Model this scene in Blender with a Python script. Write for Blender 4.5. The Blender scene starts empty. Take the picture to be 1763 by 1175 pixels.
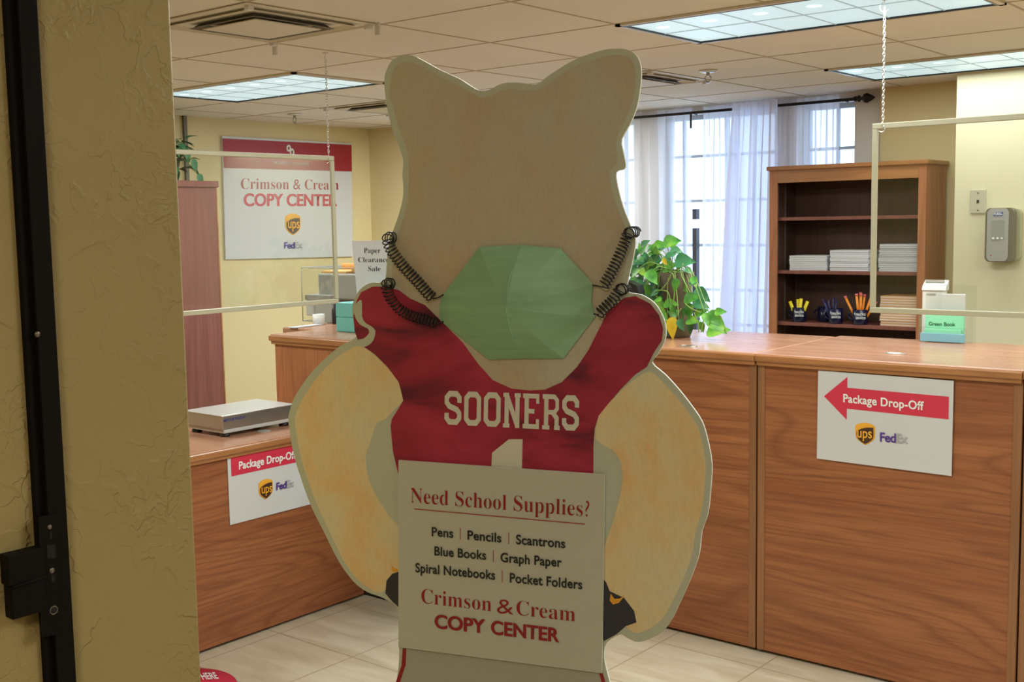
import bpy, bmesh, math, random
from math import sin, cos, pi, radians
from mathutils import Vector, Matrix
from mathutils.geometry import tessellate_polygon
random.seed(4)
C = bpy.context.scene.collection
SC = bpy.context.scene

# ------------------------------------------------------------------ camera
F_PX, YAW, PITCH, ROLL = 1987.05, -0.687596, 0.1017124, -0.01735154
HC = 1.63                      # camera height
ZC = HC + .7325                # ceiling height
fwd = Vector((sin(YAW)*cos(PITCH), cos(YAW)*cos(PITCH), -sin(PITCH)))
rgt = Vector((cos(YAW), -sin(YAW), 0)); upv = rgt.cross(fwd)
_c, _s = cos(ROLL), sin(ROLL)
CR, CU = rgt*_c + upv*_s, upv*_c - rgt*_s
CAM = Vector((0, 0, HC))
cd = bpy.data.cameras.new('camera'); cam = bpy.data.objects.new('camera', cd); C.objects.link(cam)
cd.sensor_width = 36; cd.lens = F_PX*36/1763; cd.clip_start = .02
cam.matrix_world = Matrix(((CR.x, CU.x, -fwd.x, 0), (CR.y, CU.y, -fwd.y, 0), (CR.z, CU.z, -fwd.z, HC), (0, 0, 0, 1)))
SC.camera = cam
# ------------------------------------------------------------------ world, exposure
w = bpy.data.worlds.new('overcast daylight'); SC.world = w; w.use_nodes = True
w.node_tree.nodes['Background'].inputs[0].default_value = (.56, .75, 1, 1)
w.node_tree.nodes['Background'].inputs[1].default_value = 3.4
SC.view_settings.view_transform = 'Standard'; SC.view_settings.look = 'None'
SC.view_settings.exposure = 0; SC.view_settings.gamma = 1; SC.view_settings.use_curve_mapping = False
SC.cycles.use_denoising = True
SC.cycles.max_bounces = 8; SC.cycles.transparent_max_bounces = 16
SC.cycles.sample_clamp_indirect = 6; SC.cycles.caustics_reflective = False; SC.cycles.caustics_refractive = False
FIX_W = 29                     # watts of each ceiling troffer
def area(name, loc, sx, sy, watts, col, parent=None):
    l = bpy.data.lights.new(name, 'AREA'); l.shape = 'RECTANGLE'; l.size = sx; l.size_y = sy
    l.energy = watts; l.color = col
    o = bpy.data.objects.new(name, l); C.objects.link(o); o.location = loc
    if parent:
        o.parent = parent; o.location = Vector(loc)-parent.location
    return o
HALL = area('hall_ceiling_lamp', (.2, -.9, 2.55), .5, .5, 31.0, (1, .92, .74))
HALL2 = area('hall_ceiling_lamp', (-.7, .1, 2.6), .3, .3, 3.6, (1, .92, .72))
# ------------------------------------------------------------------ pixel rays onto real planes (1763 x 1175 frame)
def ray(x, y): return CR*((x-881.5)/F_PX) - CU*((y-587.5)/F_PX) + fwd
def on(x, y, axis, v):
    d = ray(x, y); i = 'xyz'.index(axis)
    return CAM + d*((v-CAM[i])/d[i])
class Plane:
    def __init__(s, p, n, e=0):
        s.p = Vector(p); s.n = Vector(n).normalized()
    def __call__(s, x, y):
        d = ray(x, y); return CAM + d*((s.p-CAM).dot(s.n)/d.dot(s.n))
# ------------------------------------------------------------------ materials
def mat(name, col=(.8, .8, .8), rough=.6, metal=0, **k):
    m = bpy.data.materials.new(name); m.use_nodes = True
    b = m.node_tree.nodes['Principled BSDF']
    b.inputs['Base Color'].default_value = (*col, 1); b.inputs['Roughness'].default_value = rough
    b.inputs['Metallic'].default_value = metal
    if 'spec' in k: b.inputs['Specular IOR Level'].default_value = k['spec']
    if 'alpha' in k: b.inputs['Alpha'].default_value = k['alpha']
    if 'em' in k:
        b.inputs['Emission Color'].default_value = (*k['em'][0], 1); b.inputs['Emission Strength'].default_value = k['em'][1]
    return m
class N:
    def __init__(s, m): s.t = m.node_tree; s.b = s.t.nodes['Principled BSDF']
    def n(s, typ, **k):
        x = s.t.nodes.new(typ)
        for a, v in k.items():
            if a.startswith('i_'):
                x.inputs[a[2:].replace('_', ' ')].default_value = v
            else: setattr(x, a, v)
        return x
    def l(s, a, b): s.t.links.new(a, b)
    def coord(s, scale=(1, 1, 1), loc=(0, 0, 0), rot=(0, 0, 0)):
        c = s.n('ShaderNodeTexCoord'); m = s.n('ShaderNodeMapping')
        m.inputs['Scale'].default_value = scale; m.inputs['Location'].default_value = loc; m.inputs['Rotation'].default_value = rot
        s.l(c.outputs['Object'], m.inputs[0]); return m.outputs[0]
    def noise(s, vec, scale, detail=3, dist=0, rough=.5):
        x = s.n('ShaderNodeTexNoise'); x.inputs['Scale'].default_value = scale; x.inputs['Detail'].default_value = detail
        x.inputs['Distortion'].default_value = dist; x.inputs['Roughness'].default_value = rough
        s.l(vec, x.inputs['Vector']); return x.outputs['Fac']
    def ramp(s, fac, stops):
        r = s.n('ShaderNodeValToRGB'); e = r.color_ramp.elements
        while len(e) < len(stops): e.new(.5)
        for i, (p, c) in enumerate(stops):
            e[i].position = p; e[i].color = (*c, 1) if len(c) == 3 else c
        s.l(fac, r.inputs[0]); return r.outputs[0]
    def math(s, op, a, b=None):
        x = s.n('ShaderNodeMath', operation=op)
        for i, v in enumerate((a, b)):
            if v is None: continue
            if isinstance(v, (int, float)): x.inputs[i].default_value = v
            else: s.l(v, x.inputs[i])
        return x.outputs[0]
    def mix(s, fac, a, b, mode='MIX'):
        x = s.n('ShaderNodeMix', data_type='RGBA', blend_type=mode)
        for sock, v in ((x.inputs[0], fac), (x.inputs[6], a), (x.inputs[7], b)):
            if isinstance(v, (int, float)): sock.default_value = v
            elif isinstance(v, tuple): sock.default_value = (*v, 1)
            else: s.l(v, sock)
        return x.outputs[2]
    def bump(s, h, strength, dist=.01):
        x = s.n('ShaderNodeBump'); x.inputs['Strength'].default_value = strength; x.inputs['Distance'].default_value = dist
        s.l(h, x.inputs['Height']); s.l(x.outputs[0], s.b.inputs['Normal'])
def wood(name, axis, dark, mid, light, seed=0, rough=.42, rings=9):
    """oak veneer, grain running along the given axis"""
    m = mat(name, mid, rough); q = N(m)
    a = 'xyz'.index(axis)
    sc = [1.0, 1.0, 1.0]; sc[a] = .13
    v = q.coord(tuple(sc), (seed*1.7, seed*2.3, seed*.9))
    n1 = q.noise(v, 2.6, 2, .6)
    r = q.math('MULTIPLY', n1, rings*2.2); r = q.math('FRACT', r)
    r = q.math('PINGPONG', r, .5); r = q.math('MULTIPLY', r, 2)
    sc2 = [60., 60., 60.]; sc2[a] = 2.2
    v2 = q.coord(tuple(sc2), (seed, 0, seed*3)); n2 = q.noise(v2, 1.6, 4, .3, .65)
    sc3 = [9., 9., 9.]; sc3[a] = .5
    v3 = q.coord(tuple(sc3), (seed*2, 3, 0)); n3 = q.noise(v3, 1.2, 3)
    c = q.ramp(n3, [(.3, mid), (.7, light)])
    c = q.mix(q.ramp(r, [(0, (.48, .48, .48)), (.35, (.10, .10, .10)), (1, (0, 0, 0))]), c, dark)
    c = q.mix(q.ramp(n2, [(.42, (0, 0, 0)), (.72, (.62, .62, .62))]), c, dark)
    q.l(c, q.b.inputs['Base Color']); q.bump(n2, .08, .002)
    return m
OD, OM, OL = (.145, .040, .015), (.30, .097, .036), (.40, .15, .058)
M = {}
M['oak_x'] = wood('oak veneer grain across x', 'x', OD, OM, OL, 1)
M['oak_x2'] = wood('oak veneer grain across x second panel', 'x', OD, OM, OL, 5.3)
M['oak_y'] = wood('oak veneer grain along y', 'y', OD, OM, OL, 3)
M['oak_z'] = wood('oak veneer grain upright', 'z', (.27, .085, .035), (.40, .15, .06), (.50, .2, .085), 2, rings=5)
M['oak_edge'] = wood('oak edge band', 'x', (.24, .09, .03), (.40, .17, .06), (.5, .23, .09), 7, .3, 3)
M['oak_edge_y'] = wood('oak edge band along y', 'y', (.24, .09, .03), (.40, .17, .06), (.5, .23, .09), 7, .3, 3)
M['oak_top'] = wood('oak worktop', 'x', (.33, .15, .085), (.45, .22, .13), (.5, .26, .16), 4, .22, 4)
M['stile'] = wood('oak stile', 'z', (.19, .075, .03), (.27, .12, .05), (.33, .15, .065), 2, rings=3)
M['cherry'] = wood('reddish cabinet veneer', 'z', (.14, .042, .03), (.215, .072, .05), (.25, .09, .065), 9, rings=3)
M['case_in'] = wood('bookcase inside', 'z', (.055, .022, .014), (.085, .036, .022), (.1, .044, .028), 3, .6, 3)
M['gap'] = mat('dark joint', (.012, .008, .006), .9)
def paint(name, col, bs=.12, sc=45, rough=.75):
    m = mat(name, col, rough); q = N(m); v = q.coord()
    n = q.noise(v, sc, 4); n2 = q.noise(v, 1.4, 2)
    c = q.mix(q.ramp(n2, [(.35, (0, 0, 0)), (.7, (1, 1, 1))]), tuple(x*.95 for x in col), col)
    q.l(c, q.b.inputs['Base Color']); q.bump(n, bs, .004); return m
M['wall'] = paint('cream yellow wall paint', (.72, .60, .335))
M['wall2'] = paint('cream wall paint', (.70, .64, .44))
M['wall_w'] = paint('off white window wall paint', (.70, .66, .62))
M['ceil'] = paint('ceiling tile mineral fibre', (.76, .71, .625), .35, 220, .9)
M['tbar'] = mat('ceiling grid shadow line', (.46, .38, .27), .7)  # beige grid bars, coloured darker to stand in for their thin shadow line
# trowelled plaster of the doorway
m = M['plaster'] = mat('trowelled plaster', (.37, .275, .105), .62); q = N(m)
v = q.coord((1, 1, 1)); nd = q.n('ShaderNodeTexNoise'); nd.inputs['Scale'].default_value = 9; nd.inputs['Detail'].default_value = 4; q.l(v, nd.inputs['Vector'])
mm = q.n('ShaderNodeMix', data_type='VECTOR'); mm.inputs[0].default_value = .12; q.l(v, mm.inputs[4]); q.l(nd.outputs['Color'], mm.inputs[5])
def ridges(scale, lo, hi, seed):
    vo = q.n('ShaderNodeTexNoise'); vo.inputs['Scale'].default_value = scale; vo.inputs['Detail'].default_value = 2.5
    mp = q.n('ShaderNodeMapping'); mp.inputs['Location'].default_value = (seed, seed, seed); q.l(mm.outputs[1], mp.inputs[0]); q.l(mp.outputs[0], vo.inputs['Vector'])
    st_ = q.ramp(vo.outputs['Fac'], [(0, (0, 0, 0)), (.5-lo, (0, 0, 0)), (.5+lo, (1, 1, 1)), (min(.5+hi, 1), (.35, .35, .35))])
    mk = q.ramp(q.noise(q.coord(loc=(seed*3, 1, 2)), 6, 2), [(.46, (0, 0, 0)), (.6, (1, 1, 1))])
    return q.math('MULTIPLY', st_, mk)
h = q.math('ADD', ridges(8, .006, .10, 0), q.math('MULTIPLY', ridges(17, .008, .12, 4), .7))
h = q.math('ADD', h, q.math('MULTIPLY', ridges(34, .010, .12, 9), .45)); h = q.math('ADD', h, q.math('MULTIPLY', q.noise(v, 5, 3), 1.2)); h = q.math('ADD', h, q.math('MULTIPLY', q.noise(v, 220, 3), .05))
q.bump(h, .55, .004)
# floor tile: square tiles about 42 cm
m = M['floor'] = mat('travertine look floor tile', (.62, .53, .38), .33); q = N(m)
tc = q.n('ShaderNodeTexCoord'); sx = q.n('ShaderNodeSeparateXYZ'); q.l(tc.outputs['Object'], sx.inputs[0])
def gl(sock, off, per):
    a = q.math('ADD', sock, off); a = q.math('DIVIDE', a, per); a = q.math('FRACT', a); a = q.math('PINGPONG', a, .5)
    return q.math('LESS_THAN', q.math('MULTIPLY', a, per), .0032)
g = q.math('MAXIMUM', gl(sx.outputs[0], 2.325+.4265*40, .4265), gl(sx.outputs[1], -2.88+.4125*40, .4125))
st = q.noise(q.coord((1, 4.5, 1)), 3.2, 5, .6); st2 = q.noise(q.coord((1, 1, 1)), 1.1, 2)
c = q.ramp(st, [(.3, (.47, .38, .26)), (.7, (.61, .53, .40))])
c = q.mix(g, c, (.36, .28, .18)); q.l(c, q.b.inputs['Base Color'])
q.bump(q.math('SUBTRACT', 1, g), .3, .002)
M['white'] = mat('white card', (.60, .60, .61), .5)
M['offwhite'] = mat('off white plastic', (.68, .68, .66), .4)
M['crimson'] = mat('crimson ink', (.52, .02, .055), .45)
M['crimson_d'] = mat('deep crimson ink', (.31, .012, .02), .5)
M['red'] = mat('bright crimson ink', (.62, .03, .07), .45)
M['black_ink'] = mat('black ink', (.02, .022, .018), .5)
M['bar_ink'] = mat('thin crimson ink', (.35, .03, .03), .5)
M['white_ink'] = mat('white ink', (.82, .82, .80), .5)
M['brown_ink'] = mat('brown ink', (.055, .02, .012), .5)
M['gold_ink'] = mat('gold ink', (.85, .40, .03), .5)
M['purple_ink'] = mat('purple ink', (.085, .03, .26), .5)
M['grey_ink'] = mat('light grey ink', (.38, .38, .40), .5)
M['frame'] = mat('beige aluminium', (.52, .49, .36), .35, .15)
M['chain'] = mat('zinc chain', (.62, .62, .6), .25, .9)
M['steel'] = mat('brushed steel', (.42, .40, .36), .3, .8)
M['steel_top'] = mat('pale steel plate', (.62, .62, .60), .3, .5)
M['dark_steel'] = mat('oil dark painted steel', (.006, .004, .003), .6, 0, spec=.12)
M['screw'] = mat('worn screw', (.22, .19, .15), .35, .8)
M['rod'] = mat('black iron', (.016, .013, .015), .4, .5)
M['black_pl'] = mat('black plastic', (.012, .012, .014), .35)
M['duct'] = mat('dark duct metal', (.16, .14, .11), .5, .3)  # one even dark metal for vents, grommet caps and wall channel
M['vent_w'] = mat('painted vent metal', (.62, .55, .44), .45)
M['clip'] = mat('pale plastic clip', (.66, .62, .64), .4)
M['navy'] = mat('navy ceramic', (.008, .009, .04), .25)
M['navy_pen'] = mat('navy pen barrel', (.012, .014, .09), .3)
M['yellow'] = mat('yellow marker plastic', (.82, .66, .03), .35)
M['pencil'] = mat('orange pencil paint', (.85, .27, .02), .35)
M['pink'] = mat('pink eraser', (.75, .16, .15), .7)
M['paper'] = mat('white paper block', (.70, .70, .72), .8)
M['paper_o'] = mat('pale peach paper block', (.74, .60, .50), .8)
M['orange_cov'] = mat('orange cover card', (.75, .40, .14), .7)
M['grey_cov'] = mat('grey cover card', (.50, .50, .53), .6)
M['green_card'] = mat('mint green card', (.22, .60, .36), .6)
M['blue_card'] = mat('pale blue card', (.22, .50, .62), .6)
M['turq'] = mat('turquoise paper wrap', (.16, .52, .50), .5)
M['dgreen_ink'] = mat('dark green ink', (.02, .12, .05), .5)
M['grey_pl'] = mat('grey plastic', (.36, .35, .33), .45)
M['lgrey_pl'] = mat('light grey plastic', (.52, .52, .50), .45)
M['disp'] = mat('silver grey plastic', (.40, .40, .39), .35, .3)
M['disp_s'] = mat('dark taupe plastic', (.14, .12, .085), .4)
M['disp_b'] = mat('olive beige plastic', (.36, .36, .22), .4)
M['window_pl'] = mat('smoky clear window', (.30, .30, .28), .15)
M['blue_ink'] = mat('blue ink', (.03, .06, .3), .4)
M['pot'] = paint('mottled brown planter', (.10, .075, .04), .5, 60)
M['soil'] = mat('potting soil', (.03, .02, .012), .95)
M['mull'] = mat('white window paint', (.45, .50, .54), .5)
M['post'] = mat('dark window post', (.06, .055, .07), .5)
M['board_edge'] = mat('white foam board edge', (.78, .78, .72), .7)
M['mask'] = None
def glassy(name, tint, f):
    m = bpy.data.materials.new(name); m.use_nodes = True; t = m.node_tree; t.nodes.clear()
    o = t.nodes.new('ShaderNodeOutputMaterial'); mx = t.nodes.new('ShaderNodeMixShader')
    tr = t.nodes.new('ShaderNodeBsdfTransparent'); gb = t.nodes.new('ShaderNodeBsdfGlossy')
    tr.inputs[0].default_value = (*tint, 1); gb.inputs['Roughness'].default_value = .02
    lw = t.nodes.new('ShaderNodeLayerWeight'); lw.inputs[0].default_value = .5
    pw = t.nodes.new('ShaderNodeMath'); pw.operation = 'POWER'; pw.inputs[1].default_value = 5; t.links.new(lw.outputs['Facing'], pw.inputs[0])
    fr = t.nodes.new('ShaderNodeMath'); fr.operation = 'MULTIPLY_ADD'; fr.inputs[1].default_value = .9; fr.inputs[2].default_value = f
    t.links.new(pw.outputs[0], fr.inputs[0]); t.links.new(fr.outputs[0], mx.inputs[0]); t.links.new(tr.outputs[0], mx.inputs[1]); t.links.new(gb.outputs[0], mx.inputs[2])
    t.links.new(mx.outputs[0], o.inputs[0]); return m
M['acrylic'] = glassy('clear acrylic', (.96, .965, .95), .05)
M['acrylic_thin'] = glassy('thin clear acrylic', (.965, .975, .975), .03)
M['glass'] = glassy('window glass', (.98, .99, 1), .03)
def sheer(name, col, open_):
    m = bpy.data.materials.new(name); m.use_nodes = True; t = m.node_tree; t.nodes.clear()
    o = t.nodes.new('ShaderNodeOutputMaterial'); a = t.nodes.new('ShaderNodeMixShader'); b = t.nodes.new('ShaderNodeMixShader')
    tr = t.nodes.new('ShaderNodeBsdfTransparent'); tl = t.nodes.new('ShaderNodeBsdfTranslucent'); df = t.nodes.new('ShaderNodeBsdfDiffuse')
    tl.inputs[0].default_value = (*col, 1); df.inputs[0].default_value = (*col, 1)
    a.inputs[0].default_value = .45; t.links.new(tl.outputs[0], a.inputs[1]); t.links.new(df.outputs[0], a.inputs[2])
    b.inputs[0].default_value = open_; t.links.new(a.outputs[0], b.inputs[1]); t.links.new(tr.outputs[0], b.inputs[2])
    t.links.new(b.outputs[0], o.inputs[0]); return m
M['sheer'] = sheer('white sheer voile', (.90, .90, .97), .36)
M['sheer_d'] = sheer('denser white voile', (.86, .86, .97), .12)
def fur(name, base, warm, pale, seed, lo=.5, hi=.72):
    m = mat(name, base, .7); q = N(m)
    v = q.coord((1, 1, .6), (seed, seed*2, 0)); n = q.noise(v, 9, 6, .3, .68)
    v2 = q.coord((1, 1, .3), (seed, 5, 0)); n2 = q.noise(v2, 170, 4, .6)
    c = q.ramp(n, [(.33, pale), (lo, base), (hi, warm)])
    c = q.mix(q.ramp(n2, [(.45, (0, 0, 0)), (.8, (.22, .22, .22))]), c, tuple(x*.6 for x in base))
    q.l(c, q.b.inputs['Base Color']); return m
M['board'] = mat('pale green white print', (.53, .56, .45), .55)
M['head'] = fur('cream mottled print', (.53, .46, .33), (.54, .40, .26), (.53, .50, .39), 3)
M['arm'] = fur('warm cream mottled print', (.80, .65, .37), (.84, .50, .20), (.74, .68, .46), 7)
m = M['jersey'] = mat('crimson fabric print', (.34, .012, .035), .55); q = N(m)
n = q.noise(q.coord((1, 1, 2.2), rot=(0, .5, 0)), 6, 3, .8); c = q.ramp(n, [(.32, (.12, .005, .028)), (.46, (.34, .016, .045)), (.72, (.50, .03, .085))])
q.l(c, q.b.inputs['Base Color'])
m = M['mask'] = mat('pale green paper', (.17, .40, .19), .55); q = N(m)
n = q.noise(q.coord((.3, .3, 3)), 22, 3); c = q.ramp(n, [(.3, (.23, .43, .25)), (.7, (.29, .50, .30))]); q.l(c, q.b.inputs['Base Color']); q.bump(n, .2, .003)
M['shirt_w'] = mat('grey white print', (.42, .42, .35), .6)
M['glove'] = mat('charcoal print', (.035, .035, .045), .5)
M['let_w'] = mat('warm white print', (.70, .69, .60), .55)
m = M['signboard'] = mat('off white sign card', (.54, .54, .45), .6); q = N(m); q.bump(q.noise(q.coord(), 420, 2), .08, .001)
m = M['leaf'] = mat('glossy heart leaf', (.10, .30, .03), .35); q = N(m)
n = q.noise(q.coord(), 14, 3); c = q.ramp(n, [(.35, (.035, .16, .03)), (.52, (.10, .33, .04)), (.7, (.30, .50, .06))]); q.l(c, q.b.inputs['Base Color'])
m = M['leaf_d'] = mat('blue green leaf', (.05, .20, .08), .4)
M['leaf_y'] = mat('yellowed leaf', (.70, .52, .03), .45)
M['stem'] = mat('pale green stem', (.22, .34, .08), .5)
# prismatic lens of the troffers: cells of different tilt
m = M['lens'] = mat('prismatic light lens', (.6, .6, .6), .4); q = N(m)
tc = q.n('ShaderNodeTexCoord'); sx = q.n('ShaderNodeSeparateXYZ'); q.l(tc.outputs['Object'], sx.inputs[0])
b_ = q.n('ShaderNodeBsdfDiffuse')
q.b.inputs['Base Color'].default_value = (.3, .3, .3, 1)
q.b.inputs['Emission Color'].default_value = (.56, .77, .80, 1); q.b.inputs['Emission Strength'].default_value = .85
M['tube_glow'] = mat('tube glow', (.5, .5, .5), .4, em=((.70, .9, .93), 1.1))
M['lens_rib'] = mat('lens rib', (.33, .38, .40), .5, em=((.5, .62, .65), .35))
# ------------------------------------------------------------------ mesh helpers
def bm_(): return bmesh.new()
def box(bm, a, b, bev=0, seg=2):
    x0, y0, z0 = a; x1, y1, z1 = b
    r = bmesh.ops.create_cube(bm, size=1)
    vs = r['verts']
    for v in vs: v.co = Vector(((x0+x1)/2+v.co.x*(x1-x0), (y0+y1)/2+v.co.y*(y1-y0), (z0+z1)/2+v.co.z*(z1-z0)))
    if bev:
        es = list({e for v in vs for e in v.link_edges})
        bmesh.ops.bevel(bm, geom=es, offset=bev, segments=seg, affect='EDGES', profile=.6)
    return bm
def tube(bm, pts, r, n=8, closed=False, r1=None):
    pts = [Vector(p) for p in pts]; L = len(pts); rings = []
    prev = None
    for i, p in enumerate(pts):
        if closed: t = (pts[(i+1) % L]-pts[i-1]).normalized()
        else: t = (pts[min(i+1, L-1)]-pts[max(i-1, 0)]).normalized()
        if prev is None: a = t.orthogonal().normalized()
        else: a = (prev-t*prev.dot(t)).normalized()
        prev = a; b = t.cross(a); rr = r if r1 is None else r+(r1-r)*i/(L-1)
        rings.append([bm.verts.new(p+(a*cos(2*pi*k/n)+b*sin(2*pi*k/n))*rr) for k in range(n)])
    for i in range(L if closed else L-1):
        A, B = rings[i], rings[(i+1) % L]
        for k in range(n):
            f = bm.faces.new((A[k], A[(k+1) % n], B[(k+1) % n], B[k])); f.smooth = True
    if not closed:
        bm.faces.new(rings[0][::-1]); bm.faces.new(rings[-1])
    return bm
def lathe(bm, o, prof, n=20, axis=Vector((0, 0, 1))):
    o = Vector(o); axis = axis.normalized(); a = axis.orthogonal().normalized(); b = axis.cross(a); rings = []
    for r, z in prof:
        rings.append([bm.verts.new(o+axis*z+(a*cos(2*pi*k/n)+b*sin(2*pi*k/n))*max(r, 1e-4)) for k in range(n)])
    for i in range(len(rings)-1):
        for k in range(n):
            f = bm.faces.new((rings[i][k], rings[i][(k+1) % n], rings[i+1][(k+1) % n], rings[i+1][k])); f.smooth = True
    bm.faces.new(rings[0][::-1]); bm.faces.new(rings[-1]); return bm
def prism(bm, pts, n, t):
    """flat outline pts (front) with normal n, thickness t going backwards"""
    n = Vector(n).normalized(); pts = [Vector(p) for p in pts]
    vs = [bm.verts.new(p) for p in pts]; back = [bm.verts.new(p-n*t) for p in pts]
    L = len(pts); new = []
    for tr in tessellate_polygon([pts]):
        a, b_, c_ = tr
        if (pts[b_]-pts[a]).cross(pts[c_]-pts[a]).dot(n) < 0: b_, c_ = c_, b_
        new.append(bm.faces.new((vs[a], vs[b_], vs[c_]))); new.append(bm.faces.new((back[a], back[c_], back[b_])))
    for i in range(L): new.append(bm.faces.new((vs[i], vs[(i+1) % L], back[(i+1) % L], back[i])))
    bmesh.ops.recalc_face_normals(bm, faces=new); return bm
def smooth_poly(P, k=4):
    out = []; L = len(P)
    for i in range(L):
        p0, p1, p2, p3 = [Vector(P[(i+j) % L]).to_2d() if len(P[0]) == 2 else Vector(P[(i+j) % L]) for j in (-1, 0, 1, 2)]
        for s in range(k):
            t = s/k
            out.append(.5*((2*p1)+(p2-p0)*t+(2*p0-5*p1+4*p2-p3)*t*t+(3*p1-p0-3*p2+p3)*t**3))
    return out
def link(name, bm, m, parent=None, smooth=False):
    me = bpy.data.meshes.new(name)
    if parent is not None:
        org = parent.get('_o', None); org = Vector(org) if org is not None else Vector((0, 0, 0))
        bmesh.ops.translate(bm, vec=-org, verts=bm.verts[:])
    bm.to_mesh(me); bm.free()
    if smooth:
        for p in me.polygons: p.use_smooth = True
    o = bpy.data.objects.new(name, me); C.objects.link(o)
    for x in (m if isinstance(m, (list, tuple)) else [m]): me.materials.append(x)
    if parent is not None:
        o.parent = parent; o['_o'] = list(org)
    return o
def thing(name, label, cat, loc, group=None):
    o = bpy.data.objects.new(name, None); C.objects.link(o); o.location = loc; o.empty_display_size = .05
    o['label'] = label; o['category'] = cat; o['_o'] = list(loc)
    if group: o['group'] = group
    return o
def solo(name, bm, m, label, cat, group=None, smooth=False):
    # one-mesh thing; origin moved to its base
    cs = [v.co for v in bm.verts]
    lo = Vector([min(c[i] for c in cs) for i in range(3)]); hi = Vector([max(c[i] for c in cs) for i in range(3)])
    org = Vector(((lo.x+hi.x)/2, (lo.y+hi.y)/2, lo.z))
    bmesh.ops.translate(bm, vec=-org, verts=bm.verts[:])
    o = link(name, bm, m, None, smooth); o.location = org; o['_o'] = list(org)
    o['label'] = label; o['category'] = cat
    if group: o['group'] = group
    return o
def struct(name, bm, m):
    o = link(name, bm, m); o['kind'] = 'structure'; return o
def ch(name, bm, m, parent, label=None, smooth=False):
    o = link(name, bm, m, parent, smooth)
    if label: o['label'] = label
    return o
def dup(root, loc, label=None, group=None):
    r = root.copy(); C.objects.link(r); r.location = loc
    if label: r['label'] = label
    if group: r['group'] = group
    for c_ in list(root.children):
        k = c_.copy(); C.objects.link(k); k.parent = r
        for g_ in list(c_.children):
            d = g_.copy(); C.objects.link(d); d.parent = k
    return r
# --- lettering: glyph outlines of the default typeface turned to mesh
def bold_serif(s):
    return ''.join(chr(0x1D400+ord(c)-65) if 'A' <= c <= 'Z' else chr(0x1D41A+ord(c)-97) if 'a' <= c <= 'z' else c for c in s)
_cap = {}
def glyphs(s, off, sp=1.0):
    extra = max(0, off-.02); off = min(off, .02)
    me = glyphs0(s, off, sp)
    if extra:
        b = bmesh.new()
        for dx in (-extra*.8, extra*.8):
            k = me.copy(); k.transform(Matrix.Translation((dx, 0, .0006 if dx > 0 else 0))); b.from_mesh(k); bpy.data.meshes.remove(k)
        b.to_mesh(me); b.free()
    return me
def glyphs0(s, off, sp=1.0):
    cu = bpy.data.curves.new('lettering', 'FONT'); cu.body = s; cu.size = 1; cu.offset = off; cu.space_character = sp
    o = bpy.data.objects.new('lettering', cu); C.objects.link(o); bpy.context.view_layer.update()
    dg = bpy.context.evaluated_depsgraph_get(); me = bpy.data.meshes.new_from_object(o.evaluated_get(dg))
    bpy.data.objects.remove(o); bpy.data.curves.remove(cu); return me
def lettering(s, pl, bl, br, cap, m, parent, serif=False, off=0, sp=1.0, eps=.0012, name='lettering', label=None):
    """pl: plane; bl/br: baseline ends in frame pixels; cap: top of the capital above bl"""
    body = bold_serif(s) if serif else s
    if serif not in _cap:
        me = glyphs(bold_serif('H') if serif else 'H', 0); _cap[serif] = max(v.co.y for v in me.vertices)
    me = glyphs(body, off, sp)
    xs = [v.co.x for v in me.vertices]; x0, x1 = min(xs), max(xs)
    P0, P1, P2 = pl(*bl), pl(*br), pl(*cap)
    u = (P1-P0)/(x1-x0); v_ = (P2-P0)/_cap[serif]; n = pl.n
    if n.dot(CAM-P0) < 0: n = -n
    for v in me.vertices: v.co = P0+u*(v.co.x-x0)+v_*v.co.y+n*(eps+v.co.z)
    b = bm_(); b.from_mesh(me); bpy.data.meshes.remove(me)
    return ch(name, b, m, parent, label)
def flat(name, pl, pts, m, parent, eps=.0006, t=.0005, label=None, sm=0):
    if sm: pts = smooth_poly(pts, sm)
    P = [pl(p[0], p[1]) for p in pts]; n = pl.n
    if n.dot(CAM-P[0]) < 0: n = -n
    b = bm_(); prism(b, [p+n*eps for p in P], n, t); return ch(name, b, m, parent, label)
def quad_map(q4):
    """unit square -> pixel quad (tl,tr,br,bl)"""
    tl, tr, br, bl = [Vector(p) for p in q4]
    return lambda s, t: (tl*(1-s)+tr*s)*(1-t)+(bl*(1-s)+br*s)*t
SHIELD = [(0, .16), (.12, .08), (.3, .02), (.5, 0), (.7, .02), (.88, .08), (1, .16), (1, .58), (.96, .7), (.86, .8), (.7, .9), (.5, 1), (.3, .9), (.14, .8), (.04, .7), (0, .58)]
def ups_shield(pl, q4, parent, e=.0012):
    Q = quad_map(q4)
    r = flat('parcel_shield', pl, [Q(*p) for p in SHIELD], M['gold_ink'], parent, e)
    inn = [(.5+(x-.5)*.84, .52+(y-.5)*.86) for x, y in SHIELD]
    low = [p for p in inn if p[1] > .55]
    br = [(.08, .40), (.3, .28), (.6, .21), (.92, .20)] + [(.92, .58), (.88, .69), (.8, .77), (.67, .86), (.5, .94), (.33, .86), (.2, .77), (.12, .69), (.08, .58)]
    flat('parcel_shield_field', pl, [Q(*p) for p in br], M['brown_ink'], parent, e*1.8)
    lettering('ups', pl, Q(.13, .66), Q(.87, .66), Q(.13, .22), M['gold_ink'], parent, off=.012, eps=e*2.6, name='parcel_shield_letters')
def fedex(pl, bl, br, cap, parent, e=.0012, split=.57):
    bl, br, cap = Vector(bl), Vector(br), Vector(cap); mid = bl.lerp(br, split); mid2 = bl.lerp(br, split+.015)
    lettering('Fed', pl, bl, mid, cap, M['purple_ink'], parent, off=.022, sp=.93, eps=e)
    lettering('Ex', pl, mid2, br, cap+(mid2-bl), M['grey_ink'], parent, off=.022, sp=.93, eps=e)

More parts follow.
